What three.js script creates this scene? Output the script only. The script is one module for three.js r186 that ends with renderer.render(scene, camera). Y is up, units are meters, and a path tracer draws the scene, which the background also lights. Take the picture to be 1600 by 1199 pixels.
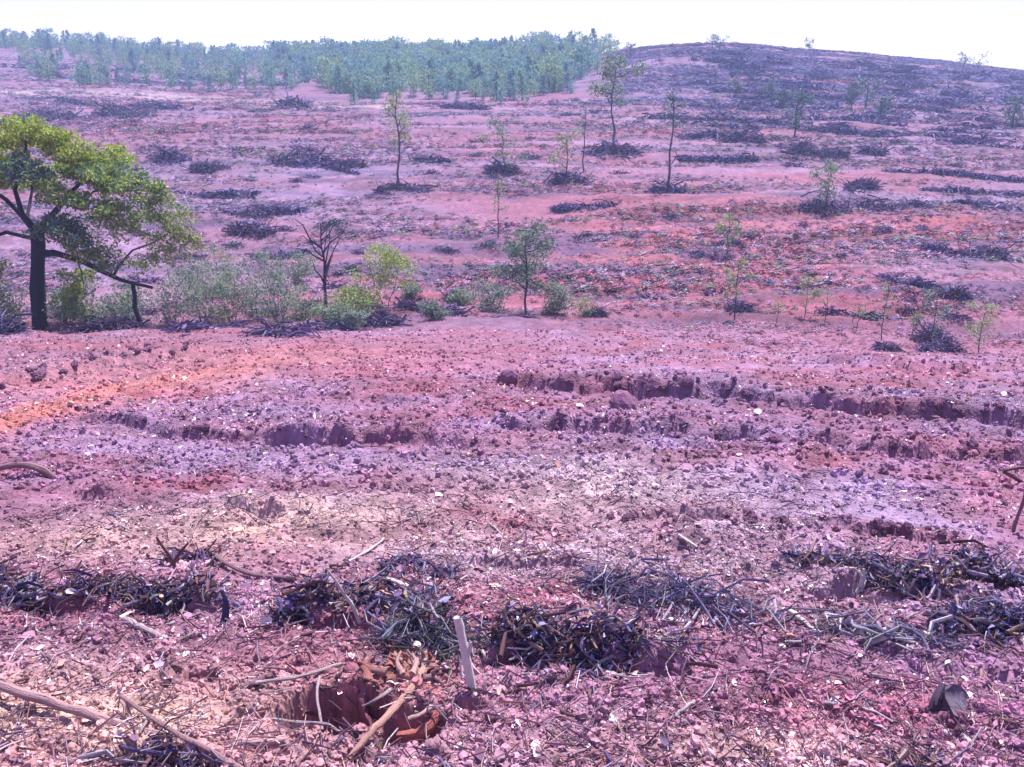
import * as THREE from 'three';

// ---------------------------------------------------------------- camera, sky, sun, exposure
const EYE = 1.7, PITCH = THREE.MathUtils.degToRad(17.7), FOV = 46;
const scene = new THREE.Scene();
const camera = new THREE.PerspectiveCamera(FOV, 1024 / 767, 0.05, 4000);
camera.position.set(0, EYE, 0);
camera.rotation.x = -PITCH;

const SUN_EL = THREE.MathUtils.degToRad(50), SUN_AZ = THREE.MathUtils.degToRad(14);   // ahead of the camera, a little to one side
const sunDir = new THREE.Vector3(Math.sin(SUN_AZ) * Math.cos(SUN_EL), Math.sin(SUN_EL), -Math.cos(SUN_AZ) * Math.cos(SUN_EL));
const sun = new THREE.DirectionalLight(new THREE.Color(1.0, 0.95, 0.88), 5.0);
sun.position.copy(sunDir).multiplyScalar(200);
sun.target.position.set(0, 0, -60);
sun.castShadow = true;
sun.shadow.mapSize.set(4096, 4096);
Object.assign(sun.shadow.camera, { left: -220, right: 220, top: 220, bottom: -220, near: 1, far: 700 });
scene.add(sun, sun.target);

{ // white haze along the horizon going over to a violet blue overhead
  const W = 64, Hh = 128, data = new Float32Array(W * Hh * 4);
  for (let j = 0; j < Hh; j++) {
    const el = ((j + 0.5) / Hh - 0.5) * Math.PI;
    const t = Math.exp(-Math.max(0, el) / 0.2);
    const z = [0.075, 0.08, 0.32], h = [0.98, 0.91, 0.80];
    for (let i = 0; i < W; i++) {
      const k = (j * W + i) * 4;
      for (let c = 0; c < 3; c++) data[k + c] = z[c] + (h[c] - z[c]) * t;
      data[k + 3] = 1;
    }
  }
  const sky = new THREE.DataTexture(data, W, Hh, THREE.RGBAFormat, THREE.FloatType);
  sky.mapping = THREE.EquirectangularReflectionMapping;
  sky.magFilter = THREE.LinearFilter; sky.minFilter = THREE.LinearFilter;
  sky.wrapS = THREE.RepeatWrapping; sky.needsUpdate = true;
  scene.background = sky; scene.environment = sky;
}
const renderer = new THREE.WebGLRenderer({ antialias: true });
renderer.toneMapping = THREE.LinearToneMapping;
renderer.toneMappingExposure = 2.9;
renderer.shadowMap.enabled = true;
scene.fog = new THREE.FogExp2(new THREE.Color(0.44, 0.56, 1.0), 0.0021);

// ---------------------------------------------------------------- numbers and noise
function rngOf(seed) { let a = seed >>> 0; return () => { a = (a + 0x6D2B79F5) | 0; let t = Math.imul(a ^ (a >>> 15), 1 | a); t = (t + Math.imul(t ^ (t >>> 7), 61 | t)) ^ t; return ((t ^ (t >>> 14)) >>> 0) / 4294967296; }; }
function hash(ix, iy) { let h = Math.imul(ix, 374761393) + Math.imul(iy, 668265263); h = Math.imul(h ^ (h >>> 13), 1274126177); return ((h ^ (h >>> 16)) >>> 0) / 4294967296; }
function noise(x, y) {
  const ix = Math.floor(x), iy = Math.floor(y), fx = x - ix, fy = y - iy;
  const u = fx * fx * (3 - 2 * fx), v = fy * fy * (3 - 2 * fy);
  const a = hash(ix, iy), b = hash(ix + 1, iy), c = hash(ix, iy + 1), d = hash(ix + 1, iy + 1);
  return (a + (b - a) * u + (c - a) * v + (a - b - c + d) * u * v) * 2 - 1;
}
const clamp = (v, a, b) => Math.min(b, Math.max(a, v));
const lerp = (a, b, t) => a + (b - a) * t;
const smooth = (a, b, v) => { const t = clamp((v - a) / (b - a), 0, 1); return t * t * (3 - 2 * t); };
function pchip(xs, ys) {                                            // smooth monotone curve through points
  const n = xs.length, h = [], dl = [], m = new Array(n).fill(0);
  for (let i = 0; i < n - 1; i++) { h[i] = xs[i + 1] - xs[i]; dl[i] = (ys[i + 1] - ys[i]) / h[i]; }
  m[0] = dl[0]; m[n - 1] = dl[n - 2];
  for (let i = 1; i < n - 1; i++) m[i] = dl[i - 1] * dl[i] <= 0 ? 0 : 2 / (1 / dl[i - 1] + 1 / dl[i]);
  return (x) => {
    if (x <= xs[0]) return ys[0] + (x - xs[0]) * m[0];
    if (x >= xs[n - 1]) return ys[n - 1] + (x - xs[n - 1]) * m[n - 1];
    let i = 0; while (x > xs[i + 1]) i++;
    const t = (x - xs[i]) / h[i], t2 = t * t, t3 = t2 * t;
    return ys[i] * (2 * t3 - 3 * t2 + 1) + m[i] * h[i] * (t3 - 2 * t2 + t) + ys[i + 1] * (-2 * t3 + 3 * t2) + m[i + 1] * h[i] * (t3 - t2);
  };
}

// ---------------------------------------------------------------- the shape of the land (metres; d runs ahead of the camera)
const FPX = 599.5 / Math.tan(THREE.MathUtils.degToRad(FOV / 2));
const rowSlope = (y) => Math.tan(-PITCH + Math.atan((599.5 - y) / FPX));   // rise per metre along a photo row
const farCurve = pchip([14, 20, 23, 26, 30, 36, 52, 88, 110], [-5.2, -5.75, -6.15, -6.35, -6.42, -6.15, -5.2, -2.9, -1.62]);
const crestRow = pchip([-400, 0, 250, 450, 700, 900, 1000, 1120, 1300, 1450, 1600, 2000], [64, 73, 86, 99, 100, 88, 77, 72, 79, 92, 114, 150]);
const crestAt = (u) => lerp(290, 185, smooth(-0.06, 0.16, u));
function macro(x, z) {
  const d = -z, u = x / Math.max(d, 8);
  const edge = lerp(20.2, 15.6, smooth(0.02, 0.4, u)) + noise(x * 0.35 + 7, 3) * 0.5;
  const near = -EYE - 0.1725 * d - 0.0006 * Math.max(0, -d) * d;
  let far;
  if (d < 110) far = farCurve(d);
  else {
    const uu = clamp(u, -0.8, 0.8), crest = crestAt(uu);
    const yc = rowSlope(crestRow(800 + uu * 1482)) * crest, y0 = farCurve(110);
    const t = (d - 110) / (crest - 110);
    far = t < 1 ? lerp(y0, yc, t * 0.72 + 0.28 * t * t * (3 - 2 * t)) : yc - (d - crest) * 0.06 - 0.25 * (d - crest) * smooth(0, 260, d - crest);
  }
  const k = smooth(edge, edge + 2.6, d);
  return EYE + lerp(near, far, k);
}
function marchOn(fn, px, py) {
  const cx = (px - 800) / FPX, cy = (599.5 - py) / FPX, c = Math.cos(PITCH), s = Math.sin(PITCH);
  const dx = cx, dy = cy * c - s, dz = -(c + cy * s);
  let t = 1.2, p = t;
  for (let i = 0; i < 3000 && t < 700; i++) {
    if (EYE + dy * t < fn(dx * t, dz * t)) break;
    p = t; t *= 1.004;
  }
  let a = p, b = t;
  for (let i = 0; i < 24; i++) { const m = (a + b) / 2; if (EYE + dy * m < fn(dx * m, dz * m)) b = m; else a = m; }
  return new THREE.Vector3(dx * b, fn(dx * b, dz * b), dz * b);
}
const spot0 = (px, py) => marchOn(macro, px, py);

// furrows torn along the slope: mound beyond the line, trench on the downhill... [pixels], mound height, trench depth, mound half width, roughness
const furrows = [];
function furrow(pts, up, down, w, rough, ends = 0.35) {
  const p = pts.map(([a, b]) => spot0(a, b)).map((v) => [v.x, v.z]);
  let x0 = 1e9, x1 = -1e9, z0 = 1e9, z1 = -1e9;
  for (const [x, z] of p) { x0 = Math.min(x0, x); x1 = Math.max(x1, x); z0 = Math.min(z0, z); z1 = Math.max(z1, z); }
  let len = 0; const cum = [0];
  for (let i = 0; i < p.length - 1; i++) { len += Math.hypot(p[i + 1][0] - p[i][0], p[i + 1][1] - p[i][1]); cum.push(len); }
  furrows.push({ p, up, down, w, rough, ends, cum, len, b: [x0 - 1, x1 + 1, z0 - 1.2, z1 + 1.2] });
}
furrow([[90, 652], [250, 668], [410, 684], [640, 690], [740, 697], [800, 704]], 0.095, 0.065, 0.17, 0.05, 0.9);
furrow([[400, 686], [520, 690], [660, 693]], 0.105, 0.145, 0.13, 0.03, 0.25);
furrow([[765, 600], [830, 606], [960, 612], [1100, 618], [1300, 640], [1450, 652], [1700, 664]], 0.175, 0.115, 0.24, 0.09, 0.3);
furrow([[720, 668], [900, 676], [1080, 682], [1240, 696], [1400, 712], [1560, 712], [1700, 716]], 0.1, 0.065, 0.2, 0.12, 0.6);
furrow([[920, 708], [1020, 704], [1160, 711], [1240, 720]], 0.05, 0.05, 0.07, 0.03, 0.3);
furrow([[950, 812], [1060, 812], [1180, 822]], 0.045, 0.04, 0.06, 0.06, 0.2);
furrow([[1250, 828], [1370, 836], [1530, 846]], 0.05, 0.04, 0.06, 0.06, 0.2);
furrow([[670, 866], [800, 880], [930, 886]], 0.035, 0.035, 0.06, 0.05, 0.2);
furrow([[110, 762], [280, 790], [510, 800]], 0.06, 0.03, 0.12, 0.1, 0.4);
furrow([[-80, 612], [120, 578], [330, 545]], 0.1, 0.08, 0.2, 0.1, 0.6);
furrow([[-60, 676], [120, 634], [250, 610]], 0.02, 0.06, 0.2, 0.03, 0.5);
furrow([[1240, 560], [1420, 575], [1700, 582]], 0.1, 0.07, 0.16, 0.14, 0.6);
furrow([[420, 616], [560, 622], [680, 634]], 0.06, 0.05, 0.12, 0.08, 0.4);
furrow([[-40, 930], [80, 950], [200, 955]], 0.05, 0.07, 0.1, 0.05, 0.2);
furrow([[210, 945], [360, 962]], 0.05, 0.07, 0.09, 0.05, 0.1);
furrow([[440, 985], [600, 985], [720, 1010]], 0.05, 0.08, 0.1, 0.05, 0.15);
furrow([[740, 1030], [900, 1035], [1110, 1035]], 0.05, 0.09, 0.1, 0.05, 0.15);
furrow([[1240, 895], [1400, 920], [1700, 950]], 0.05, 0.1, 0.11, 0.05, 0.15);

// pits: [px, py, radius m, depth m, flatten]
const pits = [[525, 1108, 0.25, 0.5, 0.8], [640, 1140, 0.15, 0.16, 0.8], [732, 1112, 0.1, 0.06, 0.6], [1490, 1110, 0.09, 0.05, 0.8], [310, 1065, 0.09, 0.05, 0.7], [250, 1196, 0.13, 0.07, 0.6], [1250, 1150, 0.09, 0.04, 0.7], [1530, 915, 0.2, 0.1, 0.6]]
  .concat([925, 950, 985, 1012, 1040, 1076, 1104, 1132, 1160, 660, 690, 722, 750].map((x, k) => [x, (x < 800 ? 703 : 717) + (k % 3) * 2, 0.045, 0.05, 1.3]))
  .map(([a, b, r, dp, f]) => { const v = spot0(a, b); return { x: v.x, z: v.z, r, dp, f }; });

function detail(x, z) {
  const d = -z;
  let h = 0;
  if (d < 26) {
    let torn = 0;
    for (const f of furrows) {
      if (x < f.b[0] || x > f.b[1] || z < f.b[2] || z > f.b[3]) continue;
      let best = 1e9, bs = 0, along = 0;
      for (let i = 0; i < f.p.length - 1; i++) {
        const [ax, az] = f.p[i], ex = f.p[i + 1][0] - ax, ez = f.p[i + 1][1] - az, l2 = ex * ex + ez * ez;
        const t = clamp(((x - ax) * ex + (z - az) * ez) / l2, 0, 1), qx = x - ax - ex * t, qz = z - az - ez * t, q = qx * qx + qz * qz;
        if (q < best) { best = q; bs = Math.sqrt(q) * (qz >= 0 ? 1 : -1); along = f.cum[i] + t * Math.sqrt(l2); }
      }
      const en = smooth(0, f.ends, along) * smooth(0, f.ends, f.len - along);
      const s = bs + noise(x * 2.7, f.w * 40) * f.w * 0.5 + noise(x * 8, z * 8 + f.w * 80) * f.w * 0.3 + noise(x * 19, z * 17) * f.w * 0.14;      // > 0 toward the camera
      const lump = 1 + f.rough * 3.2 * noise(x * 2.3 + 5, z * 2.3) + f.rough * 2.2 * noise(x * 6 + 9, z * 6);
      const m = s < 0 ? Math.exp(-((s + f.w * 0.5) ** 2) / (f.w * f.w * 1.2)) : 0.81 * (1 - smooth(0, f.w * 0.75, s));
      const tr = Math.exp(-((s - f.w * 0.55) ** 2) / (f.w * f.w * 0.16));
      h += en * (f.up * m * lump - f.down * tr * (0.9 + 0.3 * noise(x * 4 + 31, 2)));
      torn = Math.max(torn, en * Math.exp(-(s * s) / (f.w * f.w * 3)) * f.rough * 5);
    }
    for (const p of pits) {
      const q = Math.hypot(x - p.x, (z - p.z) / p.f) / p.r * (1 + 0.18 * noise(x * 9 + 3, z * 9));
      if (q < 2) h += -p.dp * (1 - smooth(0.55, 1.05, q)) + Math.min(p.dp * 0.2, 0.022) * Math.exp(-((q - 1.2) ** 2) / 0.05);
    }
    const r = Math.hypot(x, z), a = 0.65 + 0.35 * noise(x * 0.9, z * 0.9 + 40);
    h += 0.06 * noise(x * 0.7, z * 1.0) + 0.03 * noise(x * 1.9 + 4, z * 2.6);
    h += (a + torn) * 0.042 * noise(x * 4.3, z * 5.5 + 9);
    h += (a + torn) * 0.033 * noise(x * 10 + 2, z * 11) * (1 - smooth(9, 20, r));
    h += (a + torn) * 0.019 * noise(x * 24, z * 24 + 8) * (1 - smooth(4, 9, r));
    h += a * 0.006 * noise(x * 55, z * 55 + 8) * (1 - smooth(2.5, 5, r));
  }
  if (d > 21) {
    const k = smooth(21, 26, d), e = 1 - smooth(60, 160, d);
    h += k * (0.3 * noise(x * 0.07, z * 0.16) + 0.22 * noise(x * 0.12 + 3, z * 0.42 + 5) + 0.14 * noise(x * 0.4, z * 1.1) * e + 0.1 * noise(x * 1.0 + 8, z * 1.9) * (1 - smooth(35, 80, d)));
    // low steps where the slope was ripped along the contour
    const ph = (d + 2.5 * noise(x * 0.04, z * 0.02) + 0.6 * noise(x * 0.25, z * 0.1)) / lerp(3.2, 9, smooth(30, 130, d)), fr = ph - Math.floor(ph);
    h += k * lerp(0.2, 0.5, smooth(30, 130, d)) * (smooth(0, 0.18, fr) - fr) * (0.6 + 0.5 * noise(x * 0.08, Math.floor(ph) * 3.7));
    h += smooth(90, 200, d) * 1.1 * noise(x * 0.03, z * 0.03);
  }
  return h;
}
const H = (x, z) => macro(x, z) + detail(x, z);
const spot = (px, py) => marchOn(H, px, py);
const metres = (p, pixels) => pixels * Math.hypot(p.x, p.y - EYE, p.z) / FPX;   // size of so many pixels at a point

// ---------------------------------------------------------------- soil colours (linear)
const C = {
  pink: [0.325, 0.10, 0.155], lilac: [0.30, 0.19, 0.33], peach: [0.58, 0.37, 0.30], orange: [0.48, 0.165, 0.14], cream: [0.62, 0.48, 0.46],
  red: [0.27, 0.085, 0.10], purple: [0.19, 0.085, 0.17], rust: [0.40, 0.105, 0.125], track: [0.5, 0.36, 0.42], slash: [0.115, 0.085, 0.2],
};
const zones = [];
function zone(px, py, rx, ry, col, k) {
  const c = spot0(px, py), a = spot0(px, py - ry), b = spot0(px, py + ry);
  zones.push({ x: c.x, z: (a.z + b.z) / 2, rx: metres(c, rx), rz: Math.max(0.1, (b.z - a.z) / 2), col, k });
}
function zoneLine(pts, wpx, col, k, wz = 1) {
  for (let i = 0; i < pts.length - 1; i++) for (let t = 0; t < 1; t += 0.2) {
    const x = lerp(pts[i][0], pts[i + 1][0], t), y = lerp(pts[i][1], pts[i + 1][1], t), c = spot0(x, y), l = metres(c, Math.abs(pts[i + 1][0] - pts[i][0]) * 0.2);
    zones.push({ x: c.x, z: c.z, rx: l * 1.2, rz: metres(c, wpx) * wz, col, k });
  }
}
zone(900, 780, 300, 60, C.cream, 0.95); zone(430, 830, 280, 55, C.peach, 1); zone(60, 1150, 460, 120, C.peach, 1.1); zone(1000, 900, 360, 60, C.cream, 0.45); zone(1420, 130, 420, 60, C.lilac, 0.9); zone(1030, 125, 140, 40, C.lilac, 0.9); zone(90, 850, 200, 40, C.peach, 0.6); zone(560, 740, 300, 40, C.lilac, 0.5);  // lilac zones on the far hill put haze blue into the soil colour
zone(1330, 1100, 320, 100, C.pink, 0.8); zone(1150, 1190, 260, 60, C.peach, 0.5); zone(1240, 770, 280, 50, C.lilac, 0.6); zone(300, 720, 260, 40, C.lilac, 0.7);
zone(50, 800, 170, 70, C.red, 0.45); zone(560, 1080, 170, 90, C.red, 0.8); zone(640, 1050, 80, 60, C.orange, 0.6); zone(640, 560, 260, 40, C.pink, 0.6); zone(1150, 660, 460, 30, C.purple, 0.55); zone(1200, 605, 420, 26, C.purple, 0.5);
zone(300, 660, 260, 20, C.purple, 0.5); zone(420, 560, 200, 26, C.orange, 0.5); zone(160, 545, 220, 24, C.red, 0.6); zone(110, 600, 190, 40, C.orange, 0.55);
zoneLine([[-60, 690], [60, 645], [150, 618], [300, 590], [440, 575]], 40, C.orange, 0.32, 4);
zone(1080, 400, 280, 105, C.rust, 0.85); zone(1500, 365, 190, 36, C.rust, 0.8); zone(830, 320, 240, 50, C.pink, 0.7); zone(200, 215, 240, 26, C.pink, 0.7); zone(1300, 470, 300, 60, C.pink, 0.9);
zone(260, 330, 300, 90, C.lilac, 0.8); zone(500, 280, 140, 40, C.lilac, 0.7); zone(1480, 430, 120, 30, C.lilac, 0.6); zone(80, 110, 330, 34, C.lilac, 0.7);
zoneLine([[-60, 146], [250, 153], [470, 163], [640, 170]], 5, C.track, 0.9, 8); zoneLine([[1000, 188], [1200, 200], [1330, 206]], 4, C.track, 0.6, 5);

function soil(x, z, out) {
  const d = -z;
  const n1 = noise(x * 0.8 + 11, z * 1.3), n2 = noise(x * 3.1, z * 4.0 + 6), n3 = noise(x * 11, z * 13), n0 = noise(x * 0.16, z * 0.45 + 17), n00 = noise(x * 0.05 + 3, z * 0.2);
  const fNear = 1 - smooth(18, 27, d);
  let a = lerp(0.5, 1, fNear) * 0.45 * (n1 + n2 * 0.6) + 0.5 + 0.35 * (n0 + n00) * (1 - fNear);
  a = clamp(a, 0, 1);
  const A = C.pink, B = C.lilac;
  for (let c = 0; c < 3; c++) out[c] = lerp(A[c], B[c], a);
  for (const o of zones) {
    const ex = (x - o.x) / o.rx, ez = (z - o.z) / o.rz, e = ex * ex + ez * ez;
    if (e > 4) continue;
    const w = o.k * Math.exp(-e * 1.1) * clamp(0.75 + 0.55 * (n1 * 0.5 + n2 * 0.6 + n0 * 0.6), 0, 1.2);
    for (let c = 0; c < 3; c++) out[c] = lerp(out[c], o.col[c], Math.min(1, w));
  }
  if (d > 23) {                                     // dark slash lying in streaks along the contour
    const w = smooth(0.12, 0.75, noise(x * 0.11 + 40, z * 0.6) + 0.55 * noise(x * 0.4, z * 1.7 + 3) + 0.3 * noise(x * 1.3, z * 3)) * 0.62 * smooth(23, 28, d);
    for (let c = 0; c < 3; c++) out[c] = lerp(out[c], C.slash[c], w);
  }
  const far = smooth(20, 28, d);
  const g = 1 + 0.22 * n3 * (1 - smooth(14, 30, d)) + 0.16 * n2 * (1 - smooth(40, 90, d)) + 0.12 * n0 + far * (0.22 * noise(x * 0.45 + 70, z * 2.2) + 0.2 * noise(x * 1.4, z * 4.4 + 50) * (1 - smooth(70, 140, d)) + 0.14 * noise(x * 0.12, z * 0.9 + 90));
  for (let c = 0; c < 3; c++) out[c] = clamp(out[c] * g, 0.02, 0.8);
  return out;
}

// ---------------------------------------------------------------- textures and materials
function grainTexture(seed, lo, hi, size = 512) {
  const r = rngOf(seed), data = new Uint8Array(size * size * 4), f = new Float32Array(size * size);
  for (const [cells, amp] of [[16, 0.35], [40, 0.4], [96, 0.45], [220, 0.4]]) {
    const g = new Float32Array(cells * cells); for (let i = 0; i < g.length; i++) g[i] = r() - 0.5;
    for (let y = 0; y < size; y++) for (let x = 0; x < size; x++) {
      const fx = x / size * cells, fy = y / size * cells, ix = Math.floor(fx), iy = Math.floor(fy), tx = fx - ix, ty = fy - iy;
      const ix1 = (ix + 1) % cells, iy1 = (iy + 1) % cells;
      f[y * size + x] += amp * lerp(lerp(g[iy * cells + ix], g[iy * cells + ix1], tx), lerp(g[iy1 * cells + ix], g[iy1 * cells + ix1], tx), ty);
    }
  }
  for (let i = 0; i < f.length; i++) { const v = clamp(0.5 + f[i] * 1.3, 0, 1), b = Math.round(255 * lerp(lo, hi, v)); data[i * 4] = data[i * 4 + 1] = data[i * 4 + 2] = b; data[i * 4 + 3] = 255; }
  const t = new THREE.DataTexture(data, size, size); t.wrapS = t.wrapT = THREE.RepeatWrapping; t.magFilter = THREE.LinearFilter; t.minFilter = THREE.LinearMipmapLinearFilter; t.generateMipmaps = true; t.needsUpdate = true;
  return t;
}
const soilMap = grainTexture(5, 0.72, 1.0); soilMap.colorSpace = THREE.SRGBColorSpace; soilMap.repeat.set(0.37, 0.37);
const soilBump = grainTexture(9, 0, 1); soilBump.repeat.set(0.6, 0.6);
const barkBump = grainTexture(13, 0, 1, 256);
const M = {
  soil: new THREE.MeshStandardMaterial({ vertexColors: true, map: soilMap, bumpMap: soilBump, bumpScale: 0.02, roughness: 1 }),
  wood: new THREE.MeshStandardMaterial({ vertexColors: true, roughness: 1, bumpMap: barkBump, bumpScale: 0.004 }),
  dry: new THREE.MeshStandardMaterial({ vertexColors: true, roughness: 1, side: THREE.DoubleSide }),
  leaf: new THREE.MeshPhysicalMaterial({ vertexColors: true, roughness: 0.9, transmission: 0.45, thickness: 0, side: THREE.DoubleSide }),
  clod: new THREE.MeshStandardMaterial({ vertexColors: true, roughness: 1, bumpMap: soilBump, bumpScale: 0.01 }),
  litter: new THREE.MeshStandardMaterial({ color: 0xffffff, roughness: 0.95, side: THREE.DoubleSide }),
};

// ---------------------------------------------------------------- builders
const V = (x, y, z) => new THREE.Vector3(x, y, z);
class MB {
  constructor() { this.p = []; this.c = []; this.i = []; this.t = []; }
  vert(x, y, z, c, u = 0, v = 0) { this.p.push(x, y, z); this.c.push(c[0], c[1], c[2]); this.t.push(u, v); return this.p.length / 3 - 1; }
  tube(pts, radii, sides, col, cap = true, rnd = null) {
    const n = pts.length; let up = V(0.13, 1, 0.21).normalize(), prev = null, len = 0;
    for (let k = 0; k < n; k++) {
      const t = pts[Math.min(n - 1, k + 1)].clone().sub(pts[Math.max(0, k - 1)]).normalize();
      let a = up.clone().addScaledVector(t, -up.dot(t)); if (a.lengthSq() < 1e-3) a = V(1, 0, 0.1).addScaledVector(t, -t.x); a.normalize(); up = a;
      const b = t.clone().cross(a);
      if (k) len += pts[k].distanceTo(pts[k - 1]);
      const ring = [];
      for (let s = 0; s <= sides; s++) {
        const w = s / sides * Math.PI * 2, r = radii[k] * (rnd && s < sides ? 1 + (rnd() - 0.5) * 0.3 : 1), ca = Math.cos(w) * r, sa = Math.sin(w) * r;
        ring.push(this.vert(pts[k].x + a.x * ca + b.x * sa, pts[k].y + a.y * ca + b.y * sa, pts[k].z + a.z * ca + b.z * sa, col, s / sides, len));
      }
      if (prev) for (let s = 0; s < sides; s++) this.i.push(prev[s], ring[s], prev[s + 1], prev[s + 1], ring[s], ring[s + 1]);
      if (cap && (k === 0 || k === n - 1)) {
        const m = this.vert(pts[k].x, pts[k].y, pts[k].z, col, 0.5, len);
        for (let s = 0; s < sides; s++) k ? this.i.push(m, ring[s], ring[s + 1]) : this.i.push(m, ring[s + 1], ring[s]);
      }
      prev = ring;
    }
    return this;
  }
  leaf(p, dir, side, len, wid, col) {   // folded lozenge
    const n = dir.clone().cross(side).normalize();
    const a = this.vert(p.x, p.y, p.z, col, 0, 0);
    const m = p.clone().addScaledVector(dir, len * 0.5), f = wid * 0.25;
    const l = this.vert(m.x - side.x * wid / 2 + n.x * f, m.y - side.y * wid / 2 + n.y * f, m.z - side.z * wid / 2 + n.z * f, col, 0, 1);
    const r = this.vert(m.x + side.x * wid / 2 + n.x * f, m.y + side.y * wid / 2 + n.y * f, m.z + side.z * wid / 2 + n.z * f, col, 1, 0);
    const e = this.vert(p.x + dir.x * len, p.y + dir.y * len, p.z + dir.z * len, col, 1, 1);
    this.i.push(a, r, e, a, e, l);
    return this;
  }
  geometry(o = V(0, 0, 0)) {
    const g = new THREE.BufferGeometry(), p = new Float32Array(this.p);
    for (let k = 0; k < p.length; k += 3) { p[k] -= o.x; p[k + 1] -= o.y; p[k + 2] -= o.z; }
    g.setAttribute('position', new THREE.BufferAttribute(p, 3));
    g.setAttribute('color', new THREE.BufferAttribute(new Float32Array(this.c), 3));
    g.setAttribute('uv', new THREE.BufferAttribute(new Float32Array(this.t), 2));
    g.setIndex(this.i); g.computeVertexNormals();
    return g;
  }
  build(name, mat, parent, o) { const m = new THREE.Mesh(this.geometry(o), mat); m.name = name; m.castShadow = m.receiveShadow = true; parent.add(m); return m; }
}
const used = {};
function numbered(name) { const k = (used[name] = (used[name] ?? -1) + 1); return k ? `${name}_${String(k).padStart(3, '0')}` : name; }
function tag(o, label, category, group, kind) { o.userData.label = label; o.userData.category = category; if (group) o.userData.group = group; if (kind) o.userData.kind = kind; return o; }
function thing(name, label, category, at, group) { const g = new THREE.Group(); g.name = numbered(name); g.position.copy(at); scene.add(g); return tag(g, label, category, group); }
function copy(root, name, at, turn, s, label, group) {
  const r = root.clone(); r.name = numbered(name); r.position.copy(at); r.rotation.y = turn; if (s) r.scale.setScalar(s);
  r.userData = { ...root.userData }; if (label) r.userData.label = label; if (group) r.userData.group = group; scene.add(r); return r;
}
const vary = (c, rnd, k = 0.3) => { const g = 1 + (rnd() - 0.5) * 2 * k; return [c[0] * g * (1 + (rnd() - 0.5) * k * 0.4), c[1] * g, c[2] * g * (1 + (rnd() - 0.5) * k * 0.4)]; };
const pickOf = (list, rnd) => list[Math.floor(rnd() * list.length)];
function randDir(rnd, flat = 1) { const a = rnd() * Math.PI * 2, y = (rnd() * 2 - 1) * flat, r = Math.sqrt(Math.max(0.02, 1 - y * y)); return V(Math.cos(a) * r, y, Math.sin(a) * r); }
function leafBlob(mb, rnd, c, rx, ry, rz, n, len, wid, cols, hollow = 0.35) {
  for (let k = 0; k < n; k++) {
    const q = randDir(rnd), s = Math.pow(lerp(hollow, 1, rnd()), 0.6);
    const p = V(c.x + q.x * rx * s, c.y + q.y * ry * s, c.z + q.z * rz * s);
    const d = randDir(rnd), e = d.clone().cross(randDir(rnd)).normalize(), g = 0.6 + rnd() * 0.8;
    mb.leaf(p, d, e, len * g, wid * g, vary(pickOf(cols, rnd), rnd, 0.25));
  }
}
function crooked(a, b, n, wob, rnd) { const L = a.distanceTo(b), o = []; for (let k = 0; k <= n; k++) { const p = a.clone().lerp(b, k / n); if (k && k < n) p.add(randDir(rnd).multiplyScalar(L * wob)); o.push(p); } return o; }

// ---------------------------------------------------------------- the ground: one sheet, fine where it is seen close
{
  const radii = [0.01]; let r = 0.4;
  while (r < 440) { radii.push(r); r *= r < 1.8 ? 1.12 : r < 12 ? 1.0045 : r < 60 ? 1.008 : r < 330 ? 1.012 : 1.06; }
  const az = []; for (let a = -37; a <= 37.001; a += 0.145) az.push(a);
  for (let a = 41; a < 320; a += 4) az.push(a);
  const nA = az.length, pos = new Float32Array(radii.length * (nA + 1) * 3), col = new Float32Array(pos.length), uv = new Float32Array(radii.length * (nA + 1) * 2), idx = [], tmp = [0, 0, 0];
  let k = 0;
  for (const rr of radii) for (let j = 0; j <= nA; j++) {
    const a = THREE.MathUtils.degToRad(j === nA ? az[0] + 360 : az[j]), x = Math.sin(a) * rr, z = -Math.cos(a) * rr;
    pos[k * 3] = x; pos[k * 3 + 1] = H(x, z); pos[k * 3 + 2] = z;
    soil(x, z, tmp); col.set(tmp, k * 3); uv[k * 2] = x; uv[k * 2 + 1] = z; k++;
  }
  const w = nA + 1;
  for (let i = 0; i < radii.length - 1; i++) for (let j = 0; j < nA; j++) { const a = i * w + j; idx.push(a, a + w, a + 1, a + 1, a + w, a + w + 1); }
  const g = new THREE.BufferGeometry();
  g.setAttribute('position', new THREE.BufferAttribute(pos, 3)); g.setAttribute('color', new THREE.BufferAttribute(col, 3)); g.setAttribute('uv', new THREE.BufferAttribute(uv, 2));
  g.setIndex(idx); g.computeVertexNormals();
  const m = new THREE.Mesh(g, M.soil); m.name = 'ground'; m.castShadow = m.receiveShadow = true; scene.add(m);
  tag(m, 'cleared red and lilac soil running down to a valley and up the far hillside', 'ground', null, 'structure');
}
console.log('ground done');

// ---------------------------------------------------------------- trees
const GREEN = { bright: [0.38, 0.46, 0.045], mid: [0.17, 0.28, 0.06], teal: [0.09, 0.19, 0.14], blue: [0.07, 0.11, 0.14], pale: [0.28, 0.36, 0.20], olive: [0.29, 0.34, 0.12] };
const BARK = [0.022, 0.016, 0.036], BARK2 = [0.09, 0.065, 0.11];
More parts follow.
